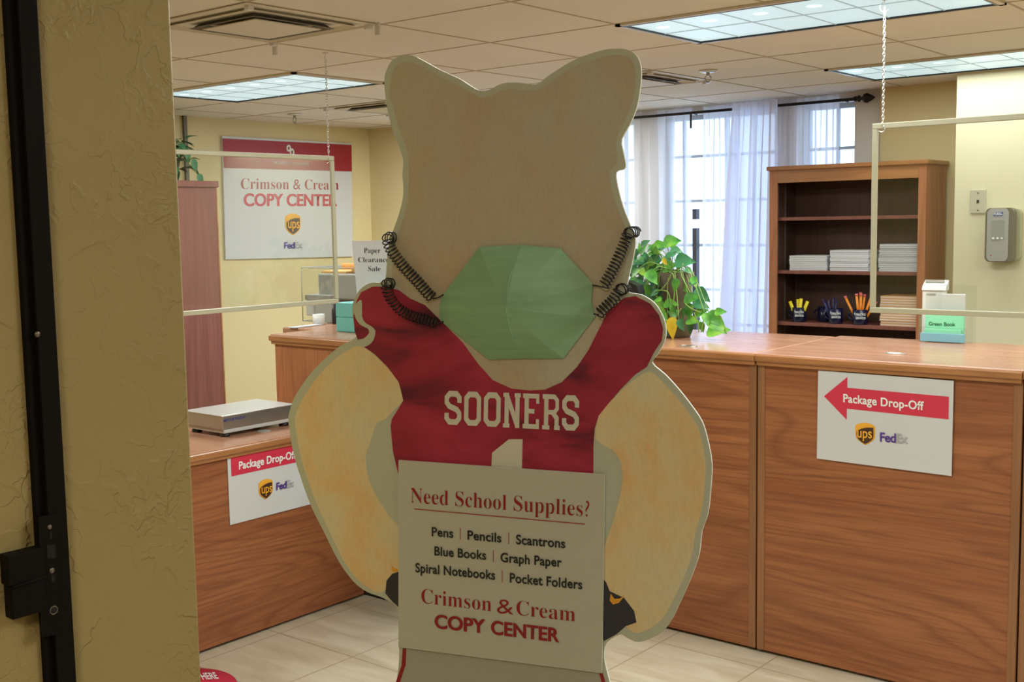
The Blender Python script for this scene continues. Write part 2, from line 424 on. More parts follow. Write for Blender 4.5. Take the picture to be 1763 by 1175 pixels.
# ================================================================== THE SETTING
XL = -6.467; YW = 6.60; YT = 6.52; YR = 6.10
XR = 3.2
JX = -1.54
jy2 = on(322, 600, 'x', JX).y
b = bm_(); box(b, (XL-.3, -2.6, -.1), (XR, YW+.4, 0)); struct('floor', b, M['floor'])
b = bm_(); box(b, (XL-.3, jy2, ZC), (XR, YW+.4, ZC+.08)); struct('ceiling', b, M['ceil'])
GX, GY, GT = -2.478, 4.264, .61
b = bm_()
k = -7
while GX+GT*k < XR-.1:
    x = GX+GT*k
    if x > XL: box(b, (x-.0038, jy2+.02, ZC-.0025), (x+.0038, YW, ZC+.01))
    k += 1
for k in range(-6, 4):
    y = GY+GT*k
    if jy2+.05 < y < YW: box(b, (XL, y-.0038, ZC-.002), (XR-.02, y+.0038, ZC+.01))
o = struct('trim_ceiling_grid', b, M['tbar'])
b = bm_(); box(b, (XL-.12, jy2, 0), (XL, 6.5, ZC)); struct('wall_left', b, M['wall'])
b = bm_(); box(b, (XL, 6.2, 0), (-5.65, 6.32, ZC)); box(b, (-5.65, 6.2, 0), (-5.53, 6.62, ZC)); struct('wall_back_left', b, M['wall'])
b = bm_(); box(b, (-2.60, YT, 0), (-2.034, YT+.14, ZC)); struct('wall_back_middle', b, M['wall'])
b = bm_(); box(b, (-2.034, YR, 0), (XR, YR+.56, ZC)); struct('wall_back_right', b, M['wall2'])
b = bm_(); box(b, (XR, -2.6, 0), (XR+.12, YR+.1, ZC+.4)); struct('wall_right', b, M['wall'])
# window wall with three openings
def wall_holes(b, x0, x1, holes, z0, z1, y0, y1):
    x = x0
    for (a, c) in holes:
        box(b, (x, y0, 0), (a, y1, ZC)); box(b, (a, y0, 0), (c, y1, z0)); box(b, (a, y0, z1), (c, y1, ZC)); x = c
    box(b, (x, y0, 0), (x1, y1, ZC))
holes = [(-5.15, -4.33), (-4.11, -3.30), (-3.13, -2.787)]
b = bm_(); wall_holes(b, -5.55, -2.60, holes, .8, 2.31, YW, YW+.16); struct('wall_back', b, M['wall_w'])
for i, (a, c) in enumerate(holes):
    b = bm_()
    for x in (a, c-.03): box(b, (x, YW+.07, .8), (x+.03, YW+.11, 2.31))
    for z in (.8, 2.28): box(b, (a, YW+.07, z), (c, YW+.11, z+.03))
    ms = {0: (-4.9, -4.65, -4.45), 1: (-3.99, -3.677, -3.48), 2: (-2.925,)}[i]
    for x in ms: box(b, (x-.009, YW+.075, .82), (x+.009, YW+.10, 2.29))
    for z in (2.045, 1.755, 1.465, 1.175, .95): box(b, (a, YW+.075, z-.009), (c, YW+.10, z+.009))
    r = struct('window_%d' % (i+1), b, M['mull'])
    b = bm_(); box(b, (a+.02, YW+.084, .82), (c-.02, YW+.088, 2.29)); g = link('window_glass', b, M['glass'], r); g['kind'] = 'structure'
p0 = on(1197, 370, 'y', YW+.02); p1 = on(1205, 500, 'y', YW+.02)
b = bm_(); box(b, (p0.x-.004, YW-.01, p1.z-.35), (p0.x+.026, YW+.03, on(1200, 393, 'y', YW).z)); box(b, (p0.x-.004, YW-.01, on(1200, 378, 'y', YW).z+.0), (p0.x+.026, YW+.03, on(1200, 360, 'y', YW).z)); struct('trim_window_post', b, M['post'])
# front wall (towards the hall) with the wide doorway; hall behind the camera
jy0 = on(95, 600, 'x', JX).y
b = bm_(); box(b, (XL-.1, jy2-.28, 0), (JX-.30, jy2, ZC+.3)); box(b, (JX-.30, jy0-.24, 0), (JX, jy2, ZC+.3), .006, 2)
o = struct('wall_doorway_left', b, M['plaster'])
md = o.modifiers.new('bev', 'BEVEL'); md.width = .003
b = bm_(); box(b, (.25, jy2-.5, 0), (XR, jy2, ZC+.3)); struct('wall_doorway_right', b, M['plaster'])
b = bm_(); box(b, (JX, jy2-.2, 2.36), (.25, jy2, ZC+.3)); struct('wall_doorway_head', b, M['plaster'])
b = bm_(); box(b, (-2.6, -2.6, 0), (-2.5, jy0, 2.7)); struct('wall_hall_left', b, M['plaster'])
b = bm_(); box(b, (-2.6, -2.7, 0), (XR, -2.6, 2.7)); struct('wall_hall_back', b, M['plaster'])
b = bm_(); box(b, (-2.6, -2.7, 2.66), (XR, jy2, 2.76)); struct('ceiling_hall', b, M['plaster'])
# steel door frame in the opening
JP = Plane((JX+.006, 0, 0), (1, 0, 0))
yA, yB = on(84, 600, 'x', JX).y, on(45, 600, 'x', JX).y
yF = on(86, 600, 'x', JX+.012).y
y_in = on(45, 700, 'x', JX).y; y_out = on(92, 700, 'x', JX).y
dr = thing('door_1', 'dark painted steel door frame upright set in the plastered opening', 'door frame', (JX, y_in, 0)); dr['kind'] = 'structure'
del dr['category']
b = bm_(); box(b, (JX-.01, y_in, 0), (JX+.010, y_out, 2.36), .002); box(b, (JX+.010, y_in+.012, 0), (JX+.020, y_out, 2.36), .0015); ch('door_frame', b, M['dark_steel'], dr)
SP = Plane((JX+.021, 0, 0), (1, 0, 0))
sp = flat('strike_plate', SP, [(66, 890), (102, 884), (106, 1092), (70, 1098)], M['dark_steel'], dr, .001, .0015)
for (x, y, r_) in ((85, 908, .0035), (89, 983, .0042), (64, 576, .0042)):
    b = bm_(); lathe(b, SP(x, y), [(r_, 0), (r_, .0014), (r_*.5, .0024), (0, .0024)], 14, Vector((1, 0, 0))); ch('screw', b, M['screw'], dr)
for q4 in ([(80, 939), (94, 938), (95, 961), (81, 962)], [(85, 916), (89, 916), (89, 928), (85, 928)], [(88, 990), (94, 990), (94, 1002), (88, 1002)]):
    flat('strike_slot', SP, q4, M['gap'], dr, .0014, .0003)
b = bm_(); cc = SP(92, 1051); tube(b, [cc+Vector((.001, .0055*cos(a), .0055*sin(a))) for a in [k*pi/10 for k in range(20)]], .0009, 6, True); ch('strike_hole_rim', b, M['screw'], dr)
b = bm_(); lathe(b, cc, [(.0052, 0), (.0052, .0016), (0, .0016)], 16, Vector((1, 0, 0))); ch('strike_hole', b, M['gap'], dr)
SPb = Plane((JX+.03, 0, 0), (1, 0, 0))
b = bm_(); a1, a2 = on(12, 960, 'x', JX+.03), on(52, 960, 'x', JX+.03)
zt, zb = on(25, 955, 'x', JX+.03).z, on(25, 1068, 'x', JX+.03).z; zm = on(25, 1010, 'x', JX+.03).z
box(b, (JX+.008, a1.y, zm+.001), (JX+.032, a2.y+.02, zt), .002); box(b, (JX+.008, a1.y+.003, zb), (JX+.030, a2.y+.02, zm-.001), .002)
tube(b, [(JX+.033, a1.y+.004, zm), (JX+.031, a2.y+.02, zm+.002)], .0022, 8); ch('hinge_keeper', b, M['dark_steel'], dr)

# ================================================================== CEILING FIXTURES
def troffer(x0, y0, nx, label, tube_row=True, watts=None):
    """2 ft wide, 4 ft long panel whose near left corner stands on the grid"""
    x1, y1 = x0+2*GT, y0+GT
    t = thing('ceiling_light', label, 'ceiling light', ((x0+x1)/2, (y0+y1)/2, ZC-.012), 'fluorescent panels in the ceiling grid')
    b = bm_(); z0, z1 = ZC-.010, ZC+.02
    for a, c in (((x0, y0), (x1, y0+.022)), ((x0, y1-.022), (x1, y1)), ((x0, y0), (x0+.022, y1)), ((x1-.022, y0), (x1, y1))):
        box(b, (*a, z0), (*c, z1))
    ch('light_frame', b, M['vent_w'], t)
    b = bm_()
    for a, c in (((x0+.02, y0+.02), (x1-.02, y0+.028)), ((x0+.02, y1-.028), (x1-.02, y1-.02)), ((x0+.02, y0+.02), (x0+.028, y1-.02)), ((x1-.028, y0+.02), (x1-.02, y1-.02))):
        box(b, (*a, z0-.001), (*c, z1))
    ch('gasket', b, M['black_pl'], t)
    b = bm_(); box(b, (x0+.028, y0+.028, ZC-.004), (x1-.028, y1-.028, ZC-.001)); ch('lens', b, M['lens'], t)
    b = bm_()
    for k in range(1, 6): x = x0+2*GT*k/6; box(b, (x-.003, y0+.028, ZC-.0065), (x+.003, y1-.028, ZC-.003))
    y = (y0+y1)/2; box(b, (x0+.028, y-.003, ZC-.0065), (x1-.028, y+.003, ZC-.003))
    ch('lens_ribs', b, M['lens_rib'], t)
    if tube_row:
        for k in range(1, 6):
            b = bm_(); lathe(b, (x0+2*GT*(k-.5)/6, y0+GT*.28, ZC-.0052), [(.0, 0), (.028, .0002), (.0, .0014)], 16)
            ch('tube_glow', b, M['tube_glow'], t)
    area('panel_light', ((x0+x1)/2, y, ZC-.02), 1.1, .5, watts or FIX_W, (.93, 1, .97), t)
    return t
troffer(GX, GY-GT, 2, 'cool white fluorescent panel with the chain hook below, above the middle of the counter')
troffer(GX, GY+2*GT, 2, 'cool white fluorescent panel beside the curtain rod finial and cream wall', watts=10)
troffer(GX-5*GT, GY-GT, 2, 'cool white fluorescent panel beyond the square air vent, over the wall banner')
for x, y, l_ in ((GX+3*GT, GY-GT, 'over the strip of counter past the arrow sign'), (GX+3*GT, GY+2*GT, 'above the soap dispenser wall'), (GX-5*GT, GY-4*GT, 'over the left end of the low desk'), (GX, GY-4*GT, 'just inside the doorway behind the cutout'), (GX+4*GT, GY-4*GT, 'over the open floor right of the doorway')):  # out-of-view panels, added to brighten the room
    troffer(x, y, 2, 'added unseen cool white ceiling panel '+l_, False)
troffer(GX-5*GT, GY+2*GT, 2, 'cool white fluorescent panel farthest back, near the yellow corner')
def vent(x0, y0, label):
    x1, y1 = x0+GT, y0+GT; c = Vector(((x0+x1)/2, (y0+y1)/2, ZC))
    t = thing('ceiling_vent', label, 'air vent', c)
    def ring(b, s0, z0, s1, z1):
        A = [c+Vector((sx_*s0, sy_*s0, z0)) for sx_, sy_ in ((-1, -1), (1, -1), (1, 1), (-1, 1))]
        B = [c+Vector((sx_*s1, sy_*s1, z1)) for sx_, sy_ in ((-1, -1), (1, -1), (1, 1), (-1, 1))]
        va = [b.verts.new(p) for p in A]; vb = [b.verts.new(p) for p in B]
        for k in range(4): b.faces.new((va[k], va[(k+1) % 4], vb[(k+1) % 4], vb[k]))
    b = bm_(); ring(b, .305, -.004, .285, -.006); ring(b, .285, -.006, .27, .03); ch('vent_frame', b, M['vent_w'], t)
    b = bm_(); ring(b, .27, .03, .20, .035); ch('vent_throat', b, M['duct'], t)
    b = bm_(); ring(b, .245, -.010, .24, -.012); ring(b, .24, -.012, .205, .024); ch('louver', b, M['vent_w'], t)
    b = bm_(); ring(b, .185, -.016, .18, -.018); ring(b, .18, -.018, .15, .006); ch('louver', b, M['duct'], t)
    b = bm_(); box(b, (c.x-.15, c.y-.15, ZC-.02), (c.x+.15, c.y+.15, ZC-.016), .001); ch('vent_core', b, M['vent_w'], t)
    for sx_, sy_ in ((-1, -1), (1, -1), (1, 1), (-1, 1)):
        b = bm_(); box(b, (c.x+sx_*.27-.012, c.y+sy_*.27-.012, ZC-.02), (c.x+sx_*.27+.012, c.y+sy_*.27+.012, ZC-.004), .002)
        ch('corner_clip', b, M['clip'], t)
vent(GX-2*GT, GY-3*GT, 'large square air vent with grey inner louvers next to the doorway wall')
vent(GX-2*GT, GY+GT, 'square air vent beside the round sprinkler near the windows')
vent(GX-5*GT, GY+GT, 'square air vent far back above the yellow corner')
def sprinkler(x, y, label):
    t = thing('fire_sprinkler', label, 'sprinkler', (x, y, ZC-.06), 'fire sprinklers on the ceiling')
    b = bm_(); lathe(b, (x, y, ZC-.012), [(.0, 0), (.03, .0), (.045, .006), (.045, .012)], 24); ch('escutcheon', b, M['steel_top'], t)
    b = bm_(); tube(b, [(x, y, ZC-.012), (x, y, ZC-.028)], .009, 10)
    for s in (-1, 1): tube(b, [(x+s*.006, y, ZC-.025), (x+s*.016, y, ZC-.035), (x+s*.014, y, ZC-.048), (x, y, ZC-.058)], .003, 6)
    lathe(b, (x, y, ZC-.062), [(.012, 0), (.012, .002), (0, .002)], 12); ch('sprinkler_head', b, M['steel'], t)
p = on(1219, 121, 'z', ZC); sprinkler(p.x, p.y, 'round chrome sprinkler near the window curtains')
p = on(507, 196, 'z', ZC); sprinkler(p.x, p.y, 'small dark sprinkler above the wall banner')
# ceiling clips
for px, py in ((650, 40), (473, 76)):
    p = on(px, py, 'z', ZC-.002); b = bm_(); box(b, (p.x-.012, p.y-.004, ZC-.045), (p.x+.012, p.y+.002, ZC-.0), .001)
    solo('ceiling_clip', b, M['clip'], 'small pale plastic clip hanging at the %s corner of the square vent' % ('right' if px > 600 else 'near'), 'clip')

# ================================================================== COUNTERS
YC = 3.839; ZT = 1.14
def counter_x(x0, x1, y0, y1, zt, matf, label, grommet=None, stile_r=True):
    t = thing('reception_counter', label, 'counter', ((x0+x1)/2, (y0+y1)/2, 0))
    b = bm_(); box(b, (x0+.012, y0+.03, .0), (x1-.012, y1-.06, zt-.03)); ch('cabinet_body', b, M['gap'], t)
    b = bm_(); box(b, (x0+.03, y0+.004, .012), (x1-.03, y0+.03, zt-.034)); ch('front_panel', b, matf, t)
    for a, c in ((x0+.003, x0+.032), (x1-.032, x1-.003)):
        b = bm_(); box(b, (a, y0, .012), (c, y0+.032, zt-.034), .003); ch('stile', b, M['stile'], t)
    b = bm_(); box(b, (x0+.0005, y0-.018, zt-.034), (x1-.0005, y1, zt), .009, 3); ch('countertop', b, M['oak_top'], t)
    b = bm_(); box(b, (x0+.001, y0-.024, zt-.030), (x1-.001, y0-.012, zt-.006), .005, 2); box(b, (x0+.004, y0-.014, zt-.046), (x1-.004, y0+.002, zt-.030), .004, 2); ch('edge_moulding', b, M['oak_edge'], t)
    if grommet:
        gx, gy = grommet; b = bm_()
        tube(b, [(gx+.035*cos(a)*(1.0), gy+.016*sin(a), zt+.001) for a in [k*pi/12 for k in range(24)]], .003, 6, True); g = ch('cable_grommet', b, M['steel'], t)
        b = bm_(); v_ = [Vector((gx+.034*cos(a), gy+.015*sin(a), zt+.0012)) for a in [k*pi/12 for k in range(24)]]; prism(b, v_, (0, 0, 1), .001); ch('grommet_cap', b, M['duct'], g)
    return t
g1 = on(1541, 609.5, 'z', ZT); g2 = on(1145, 604, 'z', ZT)
xj = -1.985
x2 = on(1757, 900, 'y', YC).x
counter_x(-2.95, xj, YC, 4.53, ZT, M['oak_x'], 'oak counter cabinet behind the cutout, carrying the trailing potted plant', (g2.x, YC+.06))
counter_x(xj, x2, YC, 4.575, ZT, M['oak_x2'], 'oak counter cabinet with the arrow sign taped on its front', (g1.x, g1.y))
counter_x(x2, x2+.95, YC, 4.575, ZT, M['oak_x'], 'oak counter cabinet next past the arrow sign, just a strip of stile seen')
XD = -3.67
# left L shaped run: tall end unit and low desk
y_e = on(464, 700, 'x', XD).y
yE = 3.405
t = thing('counter_end_cabinet', 'tall oak end cabinet of the counter behind the steel scale, upright grain', 'counter', (-3.95, 3.95, 0))
b = bm_(); box(b, (-4.205, yE+.02, 0), (-2.96, 4.5, ZT-.03)); ch('cabinet_body', b, M['gap'], t)
b = bm_(); box(b, (-4.215, yE, .012), (XD, yE+.022, ZT-.034), .002); ch('end_panel', b, M['oak_z'], t)
b = bm_(); box(b, (XD-.02, yE+.001, .012), (XD, YC+.0, ZT-.034)); box(b, (XD, YC+.0, .012), (-2.953, YC+.02, ZT-.034)); ch('front_panel', b, M['oak_x'], t)
b = bm_(); box(b, (-4.23, yE-.018, ZT-.034), (XD+.018, 4.0, ZT), .009, 3); box(b, (-4.47, 3.66, ZT-.034), (-2.952, 4.53, ZT-.0005), .009, 3); ch('countertop', b, M['oak_top'], t)
b = bm_(); box(b, (-4.232, yE-.024, ZT-.030), (XD+.02, yE-.012, ZT-.006), .005); box(b, (-4.226, yE-.014, ZT-.046), (XD+.010, yE+.002, ZT-.030), .004); ch('edge_moulding', b, M['oak_edge'], t)
ZD = .785
t = thing('low_desk', 'low oak counter desk carrying the steel scale and a taped sign', 'desk', (-4.0, 2.6, 0))
b = bm_(); box(b, (-4.4, 1.7, 0), (XD-.03, yE-.03, ZD-.03)); ch('cabinet_body', b, M['gap'], t)
b = bm_(); box(b, (XD-.03, 1.7, .012), (XD, yE-.002, ZD-.034)); ch('front_panel', b, M['oak_y'], t)
b = bm_(); box(b, (-4.42, 1.68, ZD-.034), (XD+.016, yE-.026, ZD), .009, 3); ch('desktop', b, M['oak_top'], t)
b = bm_(); box(b, (XD+.010, 1.68, ZD-.030), (XD+.022, yE-.026, ZD-.006), .005); box(b, (XD, 1.68, ZD-.046), (XD+.012, yE-.026, ZD-.030), .004); ch('edge_moulding', b, M['oak_edge_y'], t)
gp = on(454, 743, 'z', ZD)
b = bm_(); lathe(b, (gp.x, gp.y, ZD), [(.03, 0), (.03, .002), (.024, .003), (0, .0032)], 20); ch('cable_grommet', b, M['grey_pl'], t)
# ---- parcel scale
sx0, sx1, sy0, sy1 = -4.09, -3.835, 2.815, 3.19
s = thing('parcel_scale', 'flat stainless steel parcel scale on the low desk', 'scale', ((sx0+sx1)/2, (sy0+sy1)/2, ZD))
b = bm_(); box(b, (sx0, sy0, ZD+.030), (sx1, sy1, ZD+.089), .004); ch('platform_cover', b, M['steel'], s)
b = bm_(); box(b, (sx0-.003, sy0-.003, ZD+.0865), (sx1+.003, sy1+.003, ZD+.0905), .002); ch('weighing_plate', b, M['steel_top'], s)
b = bm_(); box(b, (sx0+.006, sy0+.006, ZD+.016), (sx1+.001, sy1-.006, ZD+.031), .003); ch('base_tray', b, M['lgrey_pl'], s)
for x in (sx0+.04, sx1-.025):
    for y in (sy0+.03, sy1-.04):
        b = bm_(); lathe(b, (x, y, ZD), [(.02, 0), (.022, .006), (.016, .018)], 14); ch('foot', b, M['black_pl'], s)
SPL = Plane((sx1, 0, 0), (1, 0, 0))
lettering('METTLER TOLEDO', SPL, (385, 727), (422, 720), (385, 723), M['blue_ink'], s, off=.01)
# ---- drop-off signs
RP = Plane((0, YC-.002, 0), (0, -1, 0))
def card(name, pl, q4, label, cat, m=None, t=.002, e=.003):
    P = [pl(*p) for p in q4]; n = pl.n
    if n.dot(CAM-P[0]) < 0: n = -n
    c = sum(P, Vector())/4; c.z = min(p.z for p in P)
    r = thing(name, label, cat, c); b = bm_(); prism(b, [p+n*e for p in P], n, t); ch('card', b, m or M['white'], r); return r
r = card('drop_off_sign', RP, [(1409.3, 637.7), (1642.5, 656), (1638.7, 820), (1406.8, 789.7)], 'white sign with a big crimson arrow pointing left, on the tall counter front', 'sign')
flat('arrow', RP, [(1419.5, 682.3), (1459.5, 649.4), (1459.5, 667.8), (1634.4, 683.3), (1633.7, 722.2), (1458.8, 703.8), (1458.4, 722.9)], M['red'], r, .004)
lettering('Package Drop-Off', RP, (1452.8, 692.2), (1591.6, 706.3), (1452.8, 678.5), M['white_ink'], r, off=.034, sp=1.06, eps=.005)
ups_shield(RP, [(1473.3, 727), (1507.5, 729), (1507.5, 768), (1473.3, 765)], r, .004)
fedex(RP, (1516, 760), (1564, 763.5), (1516, 745), r, .005)
LP = Plane((XD+.002, 0, 0), (1, 0, 0))
wr = (LP(396.6, 904.3)-LP(390.5, 783.4)).length
ptl, pbl = LP(390.5, 783.4), LP(396.6, 904.3)
W_ = .46
c = Vector((XD+.002, (ptl.y+W_/2), pbl.z))
r = thing('drop_off_sign', 'white sign with a crimson band, half hidden by the cutout, on the low desk front', 'sign', c)
b = bm_(); prism(b, [Vector((XD+.004, a, z)) for a, z in ((ptl.y, ptl.z), (ptl.y+W_, ptl.z), (ptl.y+W_, pbl.z), (ptl.y, pbl.z))], (1, 0, 0), .002); ch('card', b, M['white'], r)
h0, h1 = LP(396.6, 789).z, LP(398, 820.7).z; hm = (h0+h1)/2
b = bm_(); ya = LP(396.6, 789).y; yb = ptl.y+W_-.11; prism(b, [Vector((XD+.005, a, z)) for a, z in ((ya, h0), (yb, h0), (yb, h0+.03), (yb+.07, hm), (yb, h1-.03), (yb, h1), (ya, h1))], (1, 0, 0), .0005); ch('arrow', b, M['red'], r)
lettering('Package Drop-Off', LP, (410, 808.5), (508, 789), (410, 795.5), M['white_ink'], r, off=.034, sp=1.06, eps=.005)
ups_shield(LP, [(444, 828), (468.3, 822.5), (469, 858), (445, 862)], r, .004)
fedex(LP, (474.6, 844), (505, 837.5), (474.6, 832), r, .005)

# ================================================================== LEFT WALL
WP = Plane((XL+.012, 0, 0), (1, 0, 0))
r = card('wall_banner', WP, [(382, 234), (604, 247), (607, 442), (388, 447)], 'large white wall banner with a crimson band, copy center lettering', 'banner', t=.012, e=.004)
flat('crimson_band', WP, [(382, 238.6), (604.3, 249.8), (605, 295.5), (384.6, 289.4)], M['crimson_d'], r, .006)
def px2(x, y): return (290+x*.22727, 180+y*.22727)
pts = []
for (cx_, cy_, rx_, ry_) in ((905, 332, 12, 20), (930, 362, 12, 22)):
    b = bm_(); tube(b, [WP(*px2(cx_+rx_*cos(a), cy_+ry_*sin(a)))+Vector((.007, 0, 0)) for a in [k*pi/10 for k in range(20)]], .0068, 6, True); ch('emblem_ring', b, M['white_ink'], r)
lettering('THE UNIVERSITY OF OKLAHOMA', WP, px2(790, 452), px2(1060, 462), px2(790, 430), M['grey_ink'], r, off=0, eps=.007)
lettering('Crimson & Cream', WP, px2(545, 640), px2(1285, 646), px2(545, 560), M['crimson_d'], r, serif=True, off=-.006, eps=.006)
lettering('COPY CENTER', WP, px2(567, 768), px2(1275, 768), px2(567, 677), M['crimson'], r, off=.038, eps=.006)
ups_shield(WP, [px2(880, 826), px2(997, 828), px2(997, 995), px2(880, 993)], r, .006)
fedex(WP, px2(872, 1092), px2(1012, 1088), px2(872, 1046), r, .007)
b = bm_(); a1, a2 = on(313.5, 210, 'x', XL).y, on(319, 210, 'x', XL).y
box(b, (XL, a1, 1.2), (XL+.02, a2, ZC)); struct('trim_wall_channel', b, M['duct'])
XF = -6.02
ye = on(375, 330, 'x', XF).y; zc_ = on(372, 312, 'x', XF).z
t = thing('storage_cabinet', 'tall reddish wood storage cabinet behind the left clear guard', 'cabinet', ((XL+XF)/2, ye-.4, 0))
b = bm_(); box(b, (XL+.01, ye-.95, 0), (XF, ye-.012, zc_-.04)); ch('cabinet_body', b, M['cherry'], t)
b = bm_(); box(b, (XL+.008, ye-.97, zc_-.04), (XF+.015, ye, zc_), .006); ch('cabinet_top', b, M['cherry'], t)
b = bm_(); box(b, (XF-.012, ye-.016, 0), (XF+.003, ye-.008, zc_-.04)); ch('edge_strip', b, M['oak_edge'], t)

# ---- leaves
def leaf(bm, p, d, up, L, W, droop=.25):
    d = d.normalized(); s_ = d.cross(up).normalized(); u_ = s_.cross(d).normalized()
    prof = [(0, .0), (.06, .30), (.2, .5), (.4, .5), (.6, .38), (.8, .2), (1, 0)]
    base = Vector(p); rows = []
    for t_, w_ in prof:
        c_ = base+d*(L*t_)-u_*(L*droop*t_*t_)
        rows.append((c_, w_*W))
    vl = [bm.verts.new(c_-s_*w_+u_*w_*.25) for c_, w_ in rows[1:-1]]; vr = [bm.verts.new(c_+s_*w_+u_*w_*.25) for c_, w_ in rows[1:-1]]
    vm = [bm.verts.new(c_) for c_, w_ in rows]
    for i in range(len(vl)-1):
        for A in (vl, vr):
            f = bm.faces.new((vm[i+1], vm[i+2], A[i+1], A[i]) if A is vr else (A[i], A[i+1], vm[i+2], vm[i+1])); f.smooth = True
    for A in (vl, vr):
        bm.faces.new((vm[0], vm[1], A[0])); bm.faces.new((vm[-2], vm[-1], A[-1]))
def curve3(P, k=6):
    P = [Vector(p) for p in P]; out = []
    Q = [P[0]]+P+[P[-1]]
    for i in range(1, len(Q)-2):
        p0, p1, p2, p3 = Q[i-1:i+3]
        for s_ in range(k):
            t_ = s_/k; out.append(.5*((2*p1)+(p2-p0)*t_+(2*p0-5*p1+4*p2-p3)*t_*t_+(3*p1-p0-3*p2+p3)*t_**3))
    out.append(P[-1]); return out
# plant on the storage cabinet
pc = Vector((XF-.18, on(318, 330, 'x', XF).y, zc_))
t = thing('potted_plant', 'leafy green plant on top of the tall reddish cabinet', 'plant', pc)
b = bm_(); lathe(b, pc, [(.06, 0), (.085, .12), (.08, .12), (.0, .11)], 18); ch('pot', b, M['pot'], t)
b = bm_(); b2 = bm_()
for i in range(80):
    a = random.uniform(0, 2*pi); rr = random.uniform(.02, .17); p = pc+Vector((rr*cos(a)*.8, rr*sin(a), .10+random.uniform(-.03, .16)))
    leaf(b, p, Vector((cos(a), sin(a), random.uniform(-.5, .5))), Vector((0, 0, 1)), random.uniform(.06, .1), random.uniform(.05, .07))
for (x, y) in ((330, 275), (340, 300), (314, 253), (318, 258), (310, 250)):
    p = on(x, y, 'x', XF-.1); leaf(b, p, Vector((0, .5, -.8)), Vector((1, 0, 0)), .09, .05); tube(b2, curve3([pc+Vector((0, 0, .1)), (p+pc)/2+Vector((0, 0, .12)), p]), .003, 5)
ch('foliage', b, M['leaf_d'], t); ch('stem', b2, M['stem'], t)

# ================================================================== ITEMS ON THE LEFT COUNTER TOP
p = on(579, 571, 'z', ZT)
TQ = p.copy(); tqh = on(579, 521, 'y', p.y).z-ZT
for k in range(2):
    b = bm_(); box(b, (p.x, p.y, ZT+k*tqh/2+.0005), (p.x+.28, p.y+.22, ZT+(k+1)*tqh/2-.0005), .004)
    solo('paper_ream', b, M['turq'], ['turquoise wrapped paper ream, lower one on the left counter', 'turquoise wrapped paper ream, upper one under the clearance notice'][k], 'paper ream', 'turquoise paper reams on the counter')
NP = Plane((0, p.y+.05, 0), (0, -1, .09))
r = card('clearance_notice', NP, [(606, 415), (700, 414), (712, 519), (616, 520)], 'white paper notice about a paper sale standing on the turquoise reams', 'notice', t=.003, e=.001)
def p5(x, y): return (500+x*.16172, 400+y*.16172)
for s_, bl, br, cp in (('Paper', (785, 222), (962, 222), (785, 168)), ('Clearance', (725, 320), (1052, 320), (725, 268)), ('Sale', (832, 415), (962, 415), (832, 365))):
    lettering(s_, NP, p5(*bl), p5(*br), p5(*cp), M['black_ink'], r, serif=True, off=-.012, eps=.003)
# printer and its neighbours
p = on(571, 556, 'z', ZT)
px0 = on(530, 556, 'y', p.y).x
t = thing('copier', 'grey desktop copier behind the lower edge of the left clear guard', 'printer', ((p.x+px0)/2, p.y+.15, ZT))
zz = lambda x, y: on(x, y, 'y', p.y).z
b = bm_(); box(b, (px0+.035, p.y, ZT), (p.x, p.y+.3, zz(560, 520)), .006); ch('copier_body', b, M['lgrey_pl'], t)
b = bm_(); box(b, (px0, p.y-.01, ZT+.03), (px0+.06, p.y+.12, zz(540, 512)), .008); ch('side_tray', b, M['offwhite'], t)
b = bm_(); box(b, (on(543, 500, 'y', p.y).x, p.y+.02, zz(560, 515)), (on(612, 500, 'y', p.y).x, p.y+.3, zz(560, 472)), .008); ch('scanner_lid', b, M['grey_pl'], t)
b = bm_(); box(b, (on(543, 500, 'y', p.y).x-.05, p.y-.03, zz(560, 517)), (on(575, 500, 'y', p.y).x, p.y+.1, zz(560, 508)), .004); ch('control_panel', b, M['grey_pl'], t)
b = bm_(); q0 = on(557, 558, 'z', ZT); lathe(b, (q0.x, q0.y-.03, ZT), [(.028, 0), (.03, .004), (.03, zz(557, 538)-ZT), (.026, zz(557, 538)-ZT), (.025, .01), (0, .01)], 24)
solo('paper_cup', b, M['offwhite'], 'plain white cylindrical cup in front of the copier', 'cup')
b = bm_(); q0 = on(574, 558, 'z', ZT); lathe(b, (q0.x+.005, q0.y+.01, ZT), [(.016, 0), (.017, .004), (.017, .07), (.008, .085), (.008, .1), (0, .1)], 16)
solo('bottle', b, M['black_pl'], 'slim black bottle between the white cup and the turquoise reams', 'bottle', smooth=True)
q0 = on(495, 565, 'z', ZT); q1 = on(545, 562, 'z', ZT)
b = bm_(); prism(b, [Vector((q0.x, q0.y, ZT+.004)), Vector((q1.x, q0.y, ZT+.004)), Vector((q1.x-.02, q0.y+.2, ZT+.004)), Vector((q0.x-.02, q0.y+.2, ZT+.004))], (0, 0, 1), .004)
solo('paper_sheets', b, M['grey_cov'], 'thin grey sheets lying at the back corner of the left counter', 'paper')
